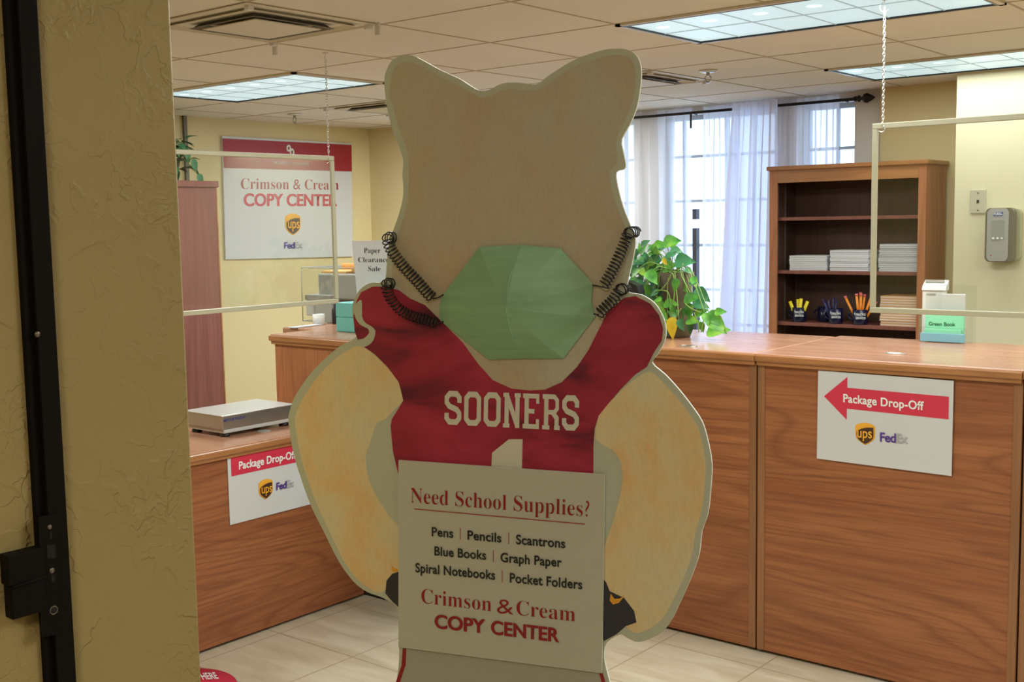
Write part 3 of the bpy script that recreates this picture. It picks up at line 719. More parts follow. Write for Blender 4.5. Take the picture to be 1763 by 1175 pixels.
# clear display case edges + orange tray
yk = p.y-.03
x0k, x1k = on(519, 480, 'y', yk).x, on(614, 480, 'y', yk).x; z0k, z1k = ZT+.005, on(519, 461, 'y', yk).z
t = thing('display_case', 'clear acrylic case standing around the grey copier', 'display case', ((x0k+x1k)/2, yk+.17, ZT))
b = bm_()
for a, c in (((x0k, yk), (x1k, yk)), ((x0k, yk+.36), (x1k, yk+.36)), ((x0k, yk), (x0k, yk+.36))):
    for z in (z0k+.0, z1k): tube(b, [(*a, z), (*c, z)], .0022, 6)
for x, y in ((x0k, yk), (x0k, yk+.36), (x1k, yk+.36)): tube(b, [(x, y, z0k), (x, y, z1k)], .0022, 6)
ch('case_edges', b, M['grey_pl'], t)
b = bm_(); box(b, (x0k, yk-.001, z0k), (x1k, yk+.001, z1k)); ch('case_front', b, M['acrylic_thin'], t)
b = bm_(); box(b, (x0k, yk, z1k-.001), (x1k, yk+.36, z1k+.001)); ch('case_lid', b, M['acrylic_thin'], t)
lz = zz(560, 472)+.0005; yo = p.y+.05
a1, a2 = on(553, 470, 'y', yo), on(596, 470, 'y', yo)
b = bm_(); box(b, (a1.x, yo, lz), (a2.x, yo+.16, lz+.012), .002); box(b, (a1.x, yo+.14, lz), (a2.x, yo+.16, lz+.045), .002)
solo('letter_tray', b, M['orange_cov'], 'orange brown wooden tray lying on top of the copier', 'tray')
a1 = on(604, 470, 'y', yo)
b = bm_(); lathe(b, (a1.x, yo+.05, lz), [(.018, 0), (.032, .012), (.036, .026), (.03, .03), (.026, .012), (0, .008)], 18)
solo('amber_bowl', b, M['orange_cov'], 'small rounded amber bowl on the copier beside the notice', 'bowl')

# ================================================================== BOOKCASE
YB = 6.20; bx0, bx1, bz = -3.125, -2.213, 1.93
t = thing('bookcase', 'open oak bookcase with three shelves against the back wall', 'bookcase', ((bx0+bx1)/2, 6.35, 0))
for a, c, nm in ((bx0, bx0+.022, 'side_panel'), (bx1-.022, bx1, 'side_panel')):
    b = bm_(); box(b, (a, YB+.0, 0), (c, 6.495, bz-.02)); ch(nm, b, M['oak_z'], t)
for a, c in ((bx0, bx0+.05), (bx1-.042, bx1)):
    b = bm_(); box(b, (a, YB-.014, 0), (c, YB, bz-.02), .003); ch('stile', b, M['oak_z'], t)
b = bm_(); box(b, (bx0-.012, YB-.03, bz-.024), (bx1+.012, 6.505, bz), .005); ch('bookcase_top', b, M['oak_edge'], t)
b = bm_(); box(b, (bx0+.05, YB-.013, bz-.095), (bx1-.042, YB, bz-.024)); ch('top_rail', b, M['oak_edge'], t)
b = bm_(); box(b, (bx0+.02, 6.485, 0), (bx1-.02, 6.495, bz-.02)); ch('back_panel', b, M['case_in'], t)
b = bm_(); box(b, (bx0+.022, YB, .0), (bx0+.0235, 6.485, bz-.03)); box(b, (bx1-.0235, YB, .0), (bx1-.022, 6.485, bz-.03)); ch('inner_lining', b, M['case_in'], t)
b = bm_()
for y in (YB+.04, 6.34): box(b, (bx0+.0235, y, .1), (bx0+.0265, y+.014, bz-.1)); box(b, (bx1-.0265, y, .1), (bx1-.0235, y+.014, bz-.1))
ch('shelf_standard', b, M['steel'], t)
shz = [on(1450, 372.5, 'y', YB+.02).z, on(1450, 467, 'y', YB+.02).z, on(1450, 558.5, 'y', YB+.02).z, .72, .4]
for z in shz:
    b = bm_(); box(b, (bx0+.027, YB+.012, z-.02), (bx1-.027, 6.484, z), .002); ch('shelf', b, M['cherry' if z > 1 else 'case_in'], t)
YS = YB+.03
ORD = ['', 'first', 'second', 'third', 'fourth', 'fifth', 'sixth', 'seventh', 'eighth', 'ninth', 'tenth', 'eleventh', 'twelfth', 'thirteenth', 'fourteenth']
def stack(xa, xb, zt, z0, n, mp, mc, names, kind, grp, depth=.2, jit=.003):
    x0, x1 = on(xa, 460, 'y', YS).x, on(xb, 460, 'y', YS).x; h = (zt-z0)/n; first = None
    for k in range(n):
        if first is None:
            r = thing('booklet', names[0], 'booklet', ((x0+x1)/2, YS+depth/2, z0), grp)
            b = bm_(); box(b, (x0, YS, z0+h*.14), (x1, YS+depth, z0+h*.86), .0008, 1); ch('pages', b, mp, r)
            b = bm_(); box(b, (x0-.0015, YS-.0015, z0+.0003), (x1+.001, YS+depth+.001, z0+h*.15)); box(b, (x0-.0015, YS-.0015, z0+h*.85), (x1+.001, YS+depth+.001, z0+h-.0003)); ch('cover', b, mc, r)
            first = r; base = r.location.copy()
        else:
            dup(first, base+Vector((random.uniform(-jit, jit), random.uniform(-jit, jit), k*h)), names[2] if k == n-1 else ORD[k+1]+' booklet up in the '+names[1].split(' inside the ')[1])
S2, S3 = shz[1]+.0005, shz[2]+.0005
def zS(x, y): return on(x, y, 'y', YS).z
stack(1359.5, 1423, zS(1390, 440.5), S2, 8, M['paper'], M['paper'], ('white booklet at the bottom of the shortest pile on the middle shelf', 'white booklet inside the shortest pile on the middle shelf', 'white booklet on top of the shortest pile on the middle shelf'), 0, 'white booklets in the shortest shelf pile')
stack(1429, 1495, zS(1460, 431), S2, 11, M['paper'], M['paper'], ('white booklet at the bottom of the pile beside the guard edge', 'white booklet inside the pile beside the guard edge', 'white booklet on top of the pile beside the guard edge'), 0, 'white booklets in the middle shelf pile')
stack(1513, 1582, zS(1545, 420.5), S2, 14, M['paper'], M['grey_cov'], ('white booklet at the bottom of the tallest pile behind the clear guard', 'white booklet inside the tallest pile behind the clear guard', 'white booklet on top of the tallest pile behind the clear guard'), 0, 'white booklets in the tallest shelf pile', jit=.004)
stack(1517, 1586, zS(1550, 510.5), S3, 12, M['paper_o'], M['orange_cov'], ('peach booklet at the bottom of the pile on the lower shelf', 'peach booklet inside the pile on the lower shelf', 'peach booklet on top of the pile on the lower shelf'), 0, 'peach booklets on the lower shelf', jit=.004)
def mug(px, py, label, rad=.04, h=.085, logo=True, dy=0):
    p = on(px, py, 'z', S3); x, y = p.x, max(p.y, YB+.05)+dy
    x = on(px, py-10, 'y', y).x
    t = thing('mug', label, 'mug', (x, y, S3), 'navy mugs on the lower shelf')
    b = bm_(); lathe(b, (x, y, S3), [(rad-.004, 0), (rad, .004), (rad, h), (rad-.004, h), (rad-.005, .01), (0, .01)], 28); ch('mug_body', b, M['navy'], t)
    b = bm_(); tube(b, curve3([(x-rad+.003, y, S3+h*.78), (x-rad-.02, y, S3+h*.72), (x-rad-.024, y, S3+h*.45), (x-rad+.003, y, S3+h*.22)]), .005, 8); ch('handle', b, M['navy'], t)
    mp_ = Plane((x, y-rad-.0012, 0), (0, -1, 0))
    if logo:
        d_ = Vector((0, -1, 0))
        for k_, s_ in enumerate(('PRINTING', 'SERVICES')):
            me = glyphs(s_, .02); xs = [v.co.x for v in me.vertices]; w0, w1 = min(xs), max(xs)
            for v in me.vertices:
                a = ((v.co.x-w0)/(w1-w0)-.5)*1.35+.45; zq = S3+h*(.62-.24*k_)+v.co.y*.017
                v.co = Vector((x+(rad+.0008)*sin(a), y-(rad+.0008)*cos(a), zq))
            bb = bm_(); bb.from_mesh(me); ch('lettering', bb, M['white_ink'], t)
    return x, y
def pen(x, y, z, dx, dy, L, r_, m, nm, label, cat, grp, tip=None, tipm=None):
    t = thing(nm, label, cat, (x, y, z), grp); e = Vector((dx, dy, 1)).normalized()
    b = bm_(); tube(b, [Vector((x, y, z)), Vector((x, y, z))+e*L], r_, 6 if 'pencil' in nm else 10); ch('barrel', b, m, t)
    if tip:
        b = bm_(); tube(b, [Vector((x, y, z))+e*L, Vector((x, y, z))+e*(L+.013)], r_*1.08, 10); ch(tip, b, tipm, t)
x, y = mug(1376, 555, 'navy mug holding yellow highlighters, nearest the curtain')
for k, (dx, L) in enumerate(((-.42, .115), (-.05, .12), (.12, .125), (.42, .118))):
    pen(x+dx*.02, y-.012+.008*(k % 2), S3+.012, dx, 0, L, .010, M['yellow'], 'highlighter', ['yellow highlighter leaning furthest toward the curtain', 'yellow highlighter standing almost upright in the mug', 'yellow highlighter just right of the upright one in the mug', 'yellow highlighter leaning away from the curtain'][k], 'highlighter', 'yellow highlighters in the navy mug')
x, y = mug(1420, 555, 'navy mug standing behind, half covered by the mug of navy pens', logo=False, dy=.05)
x, y = mug(1439, 557, 'navy mug holding navy pens in the middle of the shelf')
for k in range(9):
    a = k*2*pi/9; pen(x-.02+.012*cos(a), y+.02*sin(a), S3+.012, .22*cos(a)-.12, .15*sin(a), .11+.012*(k % 3), .0035, M['navy_pen'], 'pen', 'navy ballpoint pen in the middle mug cluster', 'pen', 'navy pens in the middle mug')
x, y = mug(1481, 559, 'navy mug holding orange pencils beside the guard edge', rad=.042)
pl_ = ['orange pencil with pink eraser leaning furthest toward the curtain side', 'orange pencil in the upright bunch', 'orange pencil in the upright bunch', 'orange pencil in the upright bunch', 'orange pencil in the upright bunch', 'orange pencil leaning toward the guard edge', 'orange pencil hanging lowest, partly behind the guard edge']
for k, (dx, dy, L) in enumerate(((-.52, 0, .15), (-.08, -.1, .15), (-.02, .05, .155), (.04, -.05, .15), (.1, .08, .145), (.36, 0, .155), (.6, .05, .125))):
    pen(x+dx*.03, y+dy*.05, S3+.012, dx, dy, L, .0075, M['pencil'], 'pencil', pl_[k], 'pencil', 'orange pencils in the navy mug', 'eraser', M['pink'])

# ================================================================== BACK RIGHT WALL FITTINGS
QP = Plane((0, YR, 0), (0, -1, 0))
q4 = [(1671.5, 327), (1698, 327.5), (1697, 366), (1671.5, 368)]
P = [QP(*a) for a in q4]; c = sum(P, Vector())/4
t = thing('wall_plate', 'small beige wall plate above and left of the soap dispenser', 'wall plate', (c.x, YR, P[3].z))
b = bm_(); box(b, (P[0].x, YR-.008, P[3].z), (P[1].x, YR, P[0].z), .003); ch('plate', b, M['frame'], t)
for dz in (.044, -.044):
    b = bm_(); lathe(b, (c.x, YR-.008, c.z+dz), [(.0045, 0), (.0045, .001), (0, .002)], 12, Vector((0, -1, 0))); ch('screw', b, M['screw'], t)
b = bm_(); box(b, (c.x-.006, YR-.0095, c.z-.008), (c.x+.006, YR-.0078, c.z+.008)); ch('phone_jack', b, M['black_pl'], t)
yd = YR-.10
DQ = Plane((0, yd, 0), (0, -1, 0))
Pd = [DQ(1697, 362), DQ(1737, 362), DQ(1733, 447), DQ(1695, 445)]
x0, x1 = DQ(1699, 400).x, DQ(1736, 400).x; z0, z1 = DQ(1715, 449).z, DQ(1715, 360).z
t = thing('soap_dispenser', 'silver grey sanitizer dispenser on the cream wall', 'dispenser', ((x0+x1)/2, YR, z0))
def rounded(x0, x1, z0, z1, y, bulge=.02, r_=.018, n=5, waist=0):
    pts = []
    for cx_, cz_, a0 in ((x1-r_, z1-r_, 0), (x0+r_, z1-r_, 90), (x0+r_, z0+r_, 180), (x1-r_, z0+r_, 270)):
        for k in range(n+1):
            a = radians(a0+90*k/n); pts.append(Vector((cx_+r_*cos(a), y, cz_+r_*sin(a))))
    m_ = (x0+x1)/2; hw = (x1-x0)/2
    for p_ in pts:
        p_.z += bulge*(1-((p_.x-m_)/hw)**2)*(1 if p_.z > (z0+z1)/2 else -1)
    return pts
b = bm_(); prism(b, rounded(x0-.014, x1+.040, z0+.004, z1-.006, YR-.045, .014, .02), (0, -1, 0), .045); ch('back_housing', b, M['disp_b'], t)
b = bm_(); prism(b, rounded(x0-.010, x1+.022, z0, z1-.002, yd+.004, .014), (0, -1, 0), .056); ch('side_cover', b, M['disp_s'], t)
b = bm_(); prism(b, rounded(x0, x1, z0+.004, z1-.004, yd, .012), (0, -1, 0), .006); ch('front_cover', b, M['disp'], t)
wx0, wx1, wz0, wz1 = DQ(1706.5, 400).x, DQ(1729, 400).x, DQ(1716, 414).z, DQ(1716, 379).z
b = bm_(); box(b, (wx0, yd-.002, wz0), (wx1, yd+.001, wz1), .001); ch('level_window', b, M['window_pl'], t)
b = bm_()
for k in range(3): lathe(b, (wx0+(wx1-wx0)*(k+.5)/3, yd-.002, wz0+.008), [(.007, 0), (.004, .002), (0, .002)], 10, Vector((0, -1, 0)))
ch('pump_valves', b, M['white'], t)
flat('logo_patch', DQ, [(1711.5, 366), (1727.5, 365), (1726.5, 371.5), (1710.5, 372.5)], M['blue_ink'], t, .002)
lettering('PURELL', DQ, (1712, 371), (1726.5, 370), (1712, 366.8), M['white_ink'], t, off=.02, eps=.004)
b = bm_(); lathe(b, DQ(1706, 440), [(.003, 0), (.003, .001), (0, .001)], 10, Vector((0, -1, 0))); ch('sensor_light', b, M['crimson'], t)

# ================================================================== RIGHT COUNTER ITEMS
p = on(1583, 586, 'z', ZT); q_ = on(1662, 590, 'z', ZT)
y0h = 4.50
HQ = Plane((0, y0h, 0), (0, -1, 0))
hx0, hx1 = HQ(1583, 580).x, HQ(1666, 580).x
def hz(y): return HQ(1620, y).z
t = thing('literature_holder', 'clear tiered literature holder on the counter back edge', 'holder', ((hx0+hx1)/2, y0h, ZT))
b = bm_(); box(b, (hx0, y0h-.012, ZT+.001), (hx1, y0h-.0095, hz(563)), .0005); ch('front_pocket', b, M['acrylic_thin'], t)
for x in (hx0, hx1-.003):
    b = bm_(); box(b, (x, y0h-.012, ZT+.001), (x+.003, y0h+.065, hz(545))); ch('side_wall', b, M['acrylic_thin'], t)
b = bm_(); box(b, (hx0+.003, y0h+.055, ZT+.001), (hx1+.012, y0h+.058, hz(492))); ch('back_wall', b, M['acrylic_thin'], t)
gxa, gxb = HQ(1588, 560).x, HQ(1655, 560).x
b = bm_(); box(b, (gxa, y0h+.03, ZT+.003), (gxb, y0h+.042, hz(537)), .001)
g_ = solo('green_booklet', b, M['green_card'], 'mint green booklet reading Green Book, rear one in the clear holder', 'booklet')
GP = Plane((0, y0h+.03, 0), (0, -1, 0))
lettering('Green Book', GP, (1599, 560.5), (1645, 562), (1599, 554.5), M['dgreen_ink'], g_, off=.02, eps=.001)
b = bm_(); box(b, (gxa+.004, y0h+.012, ZT+.003), (gxb-.004, y0h+.022, hz(568)), .001)
g_ = solo('green_booklet', b, M['green_card'], 'mint green booklet in front, only its top edge above the blue one', 'booklet')
b = bm_(); box(b, (HQ(1585, 575).x, y0h-.006, ZT+.003), (HQ(1661, 575).x, y0h+.006, hz(574.5)), .001)
solo('blue_booklet', b, M['blue_card'], 'pale blue booklet in the front pocket of the clear holder', 'booklet')
# white receipt printer on the rear step, behind
yq = y0h+.075; RQ = Plane((0, yq, 0), (0, -1, 0))
rx0, rx1 = RQ(1588, 500).x, RQ(1626, 500).x; rz0, rz1 = ZT+.001, RQ(1600, 498).z
t = thing('receipt_printer', 'white upright receipt printer behind the clear holder', 'printer', ((rx0+rx1)/2, yq+.03, ZT))
b = bm_(); box(b, (rx0, yq, rz0), (rx1, yq+.035, rz1), .003); ch('printer_body', b, M['offwhite'], t)
b = bm_()
tz = RQ(1610, 483).z
pts = [(yq-.004, rz1-.004), (yq+.004, rz1+.012), (yq+.034, tz), (yq+.034, rz1-.004)]
vsA = [b.verts.new((rx0-.001, a, z)) for a, z in pts]; vsB = [b.verts.new((rx1+.006, a, z)) for a, z in pts]
b.faces.new(vsA); b.faces.new(vsB[::-1])
for k in range(4): b.faces.new((vsA[k], vsB[k], vsB[(k+1) % 4], vsA[(k+1) % 4]))
bmesh.ops.recalc_face_normals(b, faces=b.faces[:]); ch('printer_lid', b, M['white'], t)
b = bm_(); box(b, (rx0+.006, yq+.016, tz-.010), (rx1-.008, yq+.024, tz+.001)); ch('paper_slot', b, M['grey_pl'], t)
flat('name_mark', RQ, [(1595, 505.5), (1611, 505.8), (1611, 508), (1595, 507.6)], M['grey_pl'], t, .002)
cx0, cx1 = RQ(1622, 520).x, RQ(1664, 520).x
b = bm_(); box(b, (cx0, yq-.012, ZT+.001), (cx1, yq-.002, RQ(1640, 506).z), .004)
solo('paper_leaflet', b, M['offwhite'], 'folded grey white leaflet leaning against the white printer', 'leaflet')
# black device at the edge of the cutout
yv = 3.98; VQ = Plane((0, yv, 0), (0, -1, 0))
b = bm_(); a1, a2 = VQ(1062, 485), VQ(1098, 503)
b_pts = [VQ(1050, 480), VQ(1078, 484), VQ(1096, 492), VQ(1099, 504), VQ(1096, 520), VQ(1050, 520)]
prism(b, b_pts, (0, -1, 0), .05)
t = thing('telephone_stand', 'black angular device peeking out beside the cutout shoulder', 'device', (VQ(1075, 500).x, yv, ZT))
ch('device_head', b, M['black_pl'], t)
cxx = VQ(1072, 500).x
b = bm_(); tube(b, [(cxx, yv+.03, ZT+.01), (cxx, yv+.03, VQ(1075, 518).z)], .012, 10); lathe(b, (cxx, yv+.03, ZT), [(.07, 0), (.07, .008), (.02, .014), (0, .014)], 24); ch('stand', b, M['black_pl'], t)

# ================================================================== TRAILING PLANT
YP = 4.12; PP = Plane((0, YP, 0), (0, -1, 0))
def zp(x, y): return (1060+x*.1702, 420+y*.1702)
pc = PP(1150, 560); pc.z = ZT; topz = PP(1150, 470).z
t = thing('trailing_plant', 'bright green trailing plant in a brown planter on the counter', 'plant', (pc.x, YP+.06, ZT))
b = bm_(); hh = topz-ZT
lathe(b, (pc.x, YP+.07, ZT), [(.055, 0), (.06, .01), (.05, hh*.3), (.058, hh*.62), (.075, hh), (.068, hh), (.064, hh-.02), (0, hh-.02)], 26); ch('planter', b, M['pot'], t)
b = bm_(); lathe(b, (pc.x, YP+.07, topz-.022), [(.064, 0), (.064, .006), (0, .010)], 18); ch('soil', b, M['soil'], t)
LV = [(330, 100, 120, 10, 0), (250, 110, 100, 60, 0), (210, 170, 100, 20, 0), (160, 320, 130, 30, 0), (325, 270, 170, -40, 0), (250, 250, 100, -45, 0), (390, 170, 130, 60, 1), (370, 80, 90, 70, 0), (390, 12, 120, 5, 0),
      (480, -12, 190, 8, 0), (500, 130, 110, 15, 1), (580, 115, 60, 40, 1), (600, 170, 210, 0, 1), (460, 250, 170, 15, 0), (480, 150, 70, -55, 2), (710, 250, 90, -25, 1), (780, 330, 110, -60, 0), (740, 400, 80, 10, 1),
      (810, 450, 175, -42, 1), (640, 360, 150, -55, 0), (620, 350, 120, -100, 0), (290, 480, 160, -30, 1), (150, 340, 110, -15, 0), (490, 600, 150, 0, 0), (410, 590, 120, -20, 0), (430, 660, 150, -40, 0),
      (585, 740, 200, -92, 2), (640, 760, 120, -65, 1), (690, 560, 170, 10, 0), (790, 580, 160, -18, 1), (750, 600, 150, -88, 0), (715, 775, 150, 2, 0), (800, 720, 130, 25, 0), (940, 690, 170, -38, 0),
      (950, 730, 220, -38, 0), (920, 900, 220, 14, 0), (900, 700, 120, -60, 0), (1000, 690, 110, 5, 0), (560, 620, 90, -60, 0), (520, 820, 110, -90, 1), (440, 740, 140, -85, 1), (230, 360, 130, -70, 1),
      (300, 420, 120, -60, 0), (360, 420, 110, -100, 1), (180, 60, 90, 80, 0), (420, 110, 90, 100, 0), (560, 330, 100, -20, 0), (700, 660, 110, -110, 0), (860, 790, 100, -80, 0), (760, 800, 110, -95, 1), (470, 560, 100, 190, 0), (350, 560, 130, -60, 0), (440, 480, 110, 200, 1), (120, 420, 120, 0, 0), (260, 20, 100, 30, 1)]
bl = {0: bm_(), 1: bm_(), 2: bm_()}; bs = bm_()
R3 = Vector((1, 0, 0)); Z3 = Vector((0, 0, 1))
top = Vector((pc.x, YP+.06, topz))
for i, (x, y, L, a, k) in enumerate(LV):
    dpt = random.uniform(-.07, .05); pl2 = Plane((0, YP+dpt, 0), (0, -1, 0)); p = pl2(*zp(x, y)); L_ = L*.1702/F_PX*5.0*1.12
    d = (R3*cos(radians(a))+Z3*sin(radians(a))+Vector((0, random.uniform(-.35, .1), 0)))
    leaf(bl[k], p, d, Vector((random.uniform(-.3, .3), -1, random.uniform(.2, .9))), L_, L_*.62, .18)
    md_ = (p+top)/2+Vector((0, -.02, .05 if p.z > topz-.12 else .10))
    if i % 3 == 0: tube(bs, curve3([top+Vector((random.uniform(-.04, .04), random.uniform(-.03, .03), -.01)), md_, p]), .0019, 5)
for i in range(120):
    x, y = random.gauss(330, 190), random.gauss(330, 210)
    if y > 800 or x < -60 or x > 640 or y < 20: continue
    pl2 = Plane((0, YP+random.uniform(.02, .16), 0), (0, -1, 0)); p = pl2(*zp(x, y)); a = random.uniform(0, 2*pi)
    leaf(bl[random.choice((0, 1, 1))], p, R3*cos(a)+Z3*sin(a)*.8+Vector((0, random.uniform(-.6, .3), 0)), Vector((random.uniform(-.4, .4), -1, .7)), random.uniform(.045, .07), random.uniform(.032, .045))
for pts in ([(600, 290), (625, 330), (632, 500), (610, 640), (590, 735)], [(600, 310), (560, 390), (500, 460)], [(480, 470), (440, 480), (430, 520), (460, 530)], [(480, 465), (560, 480), (590, 560), (600, 640)], [(720, 200), (700, 300), (760, 430), (790, 490)],
            [(830, 690), (870, 800), (880, 890)], [(930, 700), (920, 800), (900, 890)], [(700, 650), (650, 740), (640, 800)], [(740, 600), (800, 650), (900, 690)]):
    tube(bs, curve3([PP(*zp(*q_))+Vector((0, -.03, 0)) for q_ in pts]), .0026, 6)
ch('foliage', bl[0], M['leaf'], t); ch('foliage', bl[1], M['leaf_d'], t, 'darker blue green leaves'); ch('foliage', bl[2], M['leaf_y'], t, 'yellowed leaves'); ch('stem', bs, M['stem'], t)

# ================================================================== CURTAINS
YD = 6.55
zr = 2.315
t = thing('curtain_rod', 'black iron curtain rod with a spear finial above the windows', 'curtain rod', (-3.7, YD, zr-.03))
b = bm_(); tube(b, [(-5.3, YD, zr), (-2.76, YD, zr)], .009, 10); ch('rod', b, M['rod'], t)
b = bm_(); lathe(b, (-2.775, YD, zr), [(.009, 0), (.016, .006), (.016, .016), (.01, .022), (.02, .03), (.02, .036), (.009, .044), (.009, .052), (.026, .066), (.029, .082), (.02, .10), (.006, .125), (0, .128)], 16, Vector((1, 0, 0))); ch('finial', b, M['rod'], t)
b = bm_(); tube(b, [(-2.83, YD, zr-.002), (-2.83, YW, zr-.01)], .005, 8); ch('bracket', b, M['rod'], t)
b = bm_(); xx = on(1193, 195, 'y', YD).x; tube(b, [(xx, YD, zr-.002), (xx, YW, zr-.01)], .005, 8); box(b, (xx-.006, YD-.030, zr-.10), (xx+.006, YD-.022, zr-.01), .002); ch('bracket', b, M['rod'], t)
def curtain(x0, x1, label, m, folds, amp, flare=(0, 0), zb=.12, ph=0, ydd=.01):
    r = thing('sheer_curtain', label, 'curtain', ((x0+x1)/2, YD+ydd, zb))
    b = bm_(); nu, nv = folds*12, 26; g = []
    for j in range(nv+1):
        z = zr+.035-(zr+.035-zb)*j/nv; f = j/nv; row = []
        for i in range(nu+1):
            u = i/nu
            xx_ = x0+flare[0]*f+(x1+flare[1]*f-x0-flare[0]*f)*u
            a = amp*(.35+.65*min(1, f*4))
            yy = YD+ydd+a*sin(u*folds*2*pi+ph+.6*sin(3*f+u*5))+.4*a*sin(u*folds*4.7+ph*2)
            if j < 3: yy = YD+ydd+(yy-YD-ydd)*.7-.0
            row.append(b.verts.new((xx_+.012*sin(u*folds*2*pi*1.5+ph), yy, z+(.004*sin(u*folds*9) if j == 0 else 0))))
        g.append(row)
    for j in range(nv):
        for i in range(nu):
            f = b.faces.new((g[j][i], g[j][i+1], g[j+1][i+1], g[j+1][i])); f.smooth = True
    ch('fabric', b, m, r); return r
def xr(px, py=300): return on(px, py, 'y', YD).x
curtain(xr(1000), xr(1191), 'white sheer curtain panel hanging furthest back beside the cutout head', M['sheer'], 9, .018)
curtain(xr(1208), xr(1275), 'white sheer curtain panel in front of the dark window post', M['sheer'], 5, .016, ph=1)
curtain(xr(1266), xr(1345), 'dense white curtain panel gathered beside the bookcase, flaring out low', M['sheer_d'], 5, .028, (-.13, -.03), ph=2, ydd=-.04)
curtain(xr(1338), xr(1443), 'white sheer curtain panel hanging above and behind the bookcase', M['sheer'], 7, .016, ph=.5)

# ================================================================== CLEAR GUARDS ON CHAINS
def chain_mesh(b, p0, p1, link_l=.016, r_=.0013):
    p0, p1 = Vector(p0), Vector(p1); L = (p1-p0).length; n = max(2, int(L/(link_l*.72))); d = (p1-p0)/n; e = d.normalized()
    a = e.orthogonal().normalized(); c_ = e.cross(a)
    for k in range(n):
        c0 = p0+d*(k+.5); s_ = a if k % 2 else c_
        tube(b, [c0+e*(link_l/2*cos(t_))+s_*(link_l*.24*sin(t_)) for t_ in [j*2*pi/8 for j in range(8)]], r_, 5, True)
def hook(b, p, s=.02, r_=.0014, ax=Vector((1, 0, 0))):
    p = Vector(p); pts = [p+Vector((0, 0, s*1.2)), p+Vector((0, 0, s*.7))]
    pts += [p+ax*(s*.55*sin(a))+Vector((0, 0, s*.1+s*.55*cos(a)))for a in [j*pi/7 for j in range(0, 10)]]
    tube(b, pts, r_, 7)
def guard(label, corners, axis, v, chains, lab2=None, bw=.019, thick=.006):
    # corners: world points tl,tr,br,bl on plane axis=v
    tl, tr, br, bl_ = corners
    c = (tl+tr+br+bl_)/4; t = thing('sneeze_guard', label, 'sneeze guard', (c.x, c.y, bl_.z), 'clear guards hung on chains')
    n = Vector((1, 0, 0)) if axis == 'x' else Vector((0, 1, 0))
    def bar(p, q_):
        b = bm_(); lo = [min(p[i], q_[i]) for i in range(3)]; hi = [max(p[i], q_[i]) for i in range(3)]
        ai = 0 if axis == 'x' else 1; lo[ai] = v-thick; hi[ai] = v+thick
        for i in range(3):
            if i == ai: continue
            if hi[i]-lo[i] < 1e-4: lo[i] -= bw/2; hi[i] += bw/2
            elif i == 2: lo[i] += bw/2; hi[i] -= bw/2
            else: lo[i] -= bw/2-.0002; hi[i] += bw/2-.0002
        box(b, lo, hi, .0025); return b
    for p, q_ in ((tl, tr), (bl_, br), (tl, bl_), (tr, br)): ch('guard_frame', bar(p, q_), M['frame'], t)
    b = bm_(); e = Vector((.0013, .0013, .0013)); lo = Vector([min(a[i] for a in corners) for i in range(3)])-n*.0015; hi = Vector([max(a[i] for a in corners) for i in range(3)])+n*.0015
    box(b, lo, hi); ch('clear_pane', b, M['acrylic'], t)
    for (cp, top_) in chains:
        b = bm_(); chain_mesh(b, (cp.x, cp.y, cp.z+.012), (cp.x, cp.y, top_-.03)); k_ = ch('chain', b, M['chain'], t)
        b = bm_(); hook(b, (cp.x, cp.y, top_-.032), .03, ax=Vector((-1, 0, 0)) if axis == 'y' else Vector((.6, -.8, 0))); ch('ceiling_hook', b, M['chain'], t)
        b = bm_(); hook(b, (cp.x, cp.y-.008, cp.z-.012), .02); ch('frame_hook', b, M['chain'], t)
        b = bm_(); box(b, (cp.x-.008, cp.y-.008, top_-.006), (cp.x+.008, cp.y+.008, top_), .001); ch('ceiling_mount', b, M['clip'], t)
gx = -3.75
tr = on(573.5, 273, 'x', gx); br = on(577, 518.5, 'x', gx); tr.y = br.y = (tr.y+br.y)/2
tl = Vector((gx, 2.2, tr.z)); bl_ = Vector((gx, 2.2, br.z)); br.z = bl_.z
hk = on(566, 270, 'x', gx)
guard('clear hanging guard with beige frame over the steel scale and low desk', (tl, tr, br, bl_), 'x', gx, [(Vector((gx, hk.y, tr.z)), ZC), (Vector((gx, 2.32, tr.z)), ZC)])
gy = 3.885
tl = on(1507, 218, 'y', gy); bl_ = on(1503, 534, 'y', gy); tl.x = bl_.x = (tl.x+bl_.x)/2
tr = Vector((tl.x+1.2, gy, tl.z)); br = Vector((tl.x+1.2, gy, bl_.z))
hk = on(1520, 210, 'y', gy)
guard('clear hanging guard with beige frame in front of the bookcase', (tl, tr, br, bl_), 'y', gy, [(Vector((hk.x, gy, tl.z)), ZC), (Vector((tl.x+1.1, gy, tl.z)), ZC)])

# floor decal
p = on(352, 1172, 'z', 0)
dc = Vector((p.x-.04, p.y-.12, 0)); 
e0 = on(385, 1160, 'z', 0); e1 = on(430, 1172, 'z', 0)
rad = .2; dc = Vector((e0.x-.0, e0.y-.19, 0)); 
t = thing('floor_decal', 'round crimson floor sticker with white lettering by the low desk', 'floor sticker', (dc.x, dc.y, 0))
b = bm_(); lathe(b, (dc.x, dc.y, .0003), [(.2, 0), (.2, .0007), (0, .0008)], 48); ch('disc', b, M['red'], t)
FP = Plane((0, 0, .0012), (0, 0, 1))
lettering('STAND HERE', FP, (306, 1174), (377, 1169), (300, 1163.5), M['white_ink'], t, off=.02, eps=.0006)

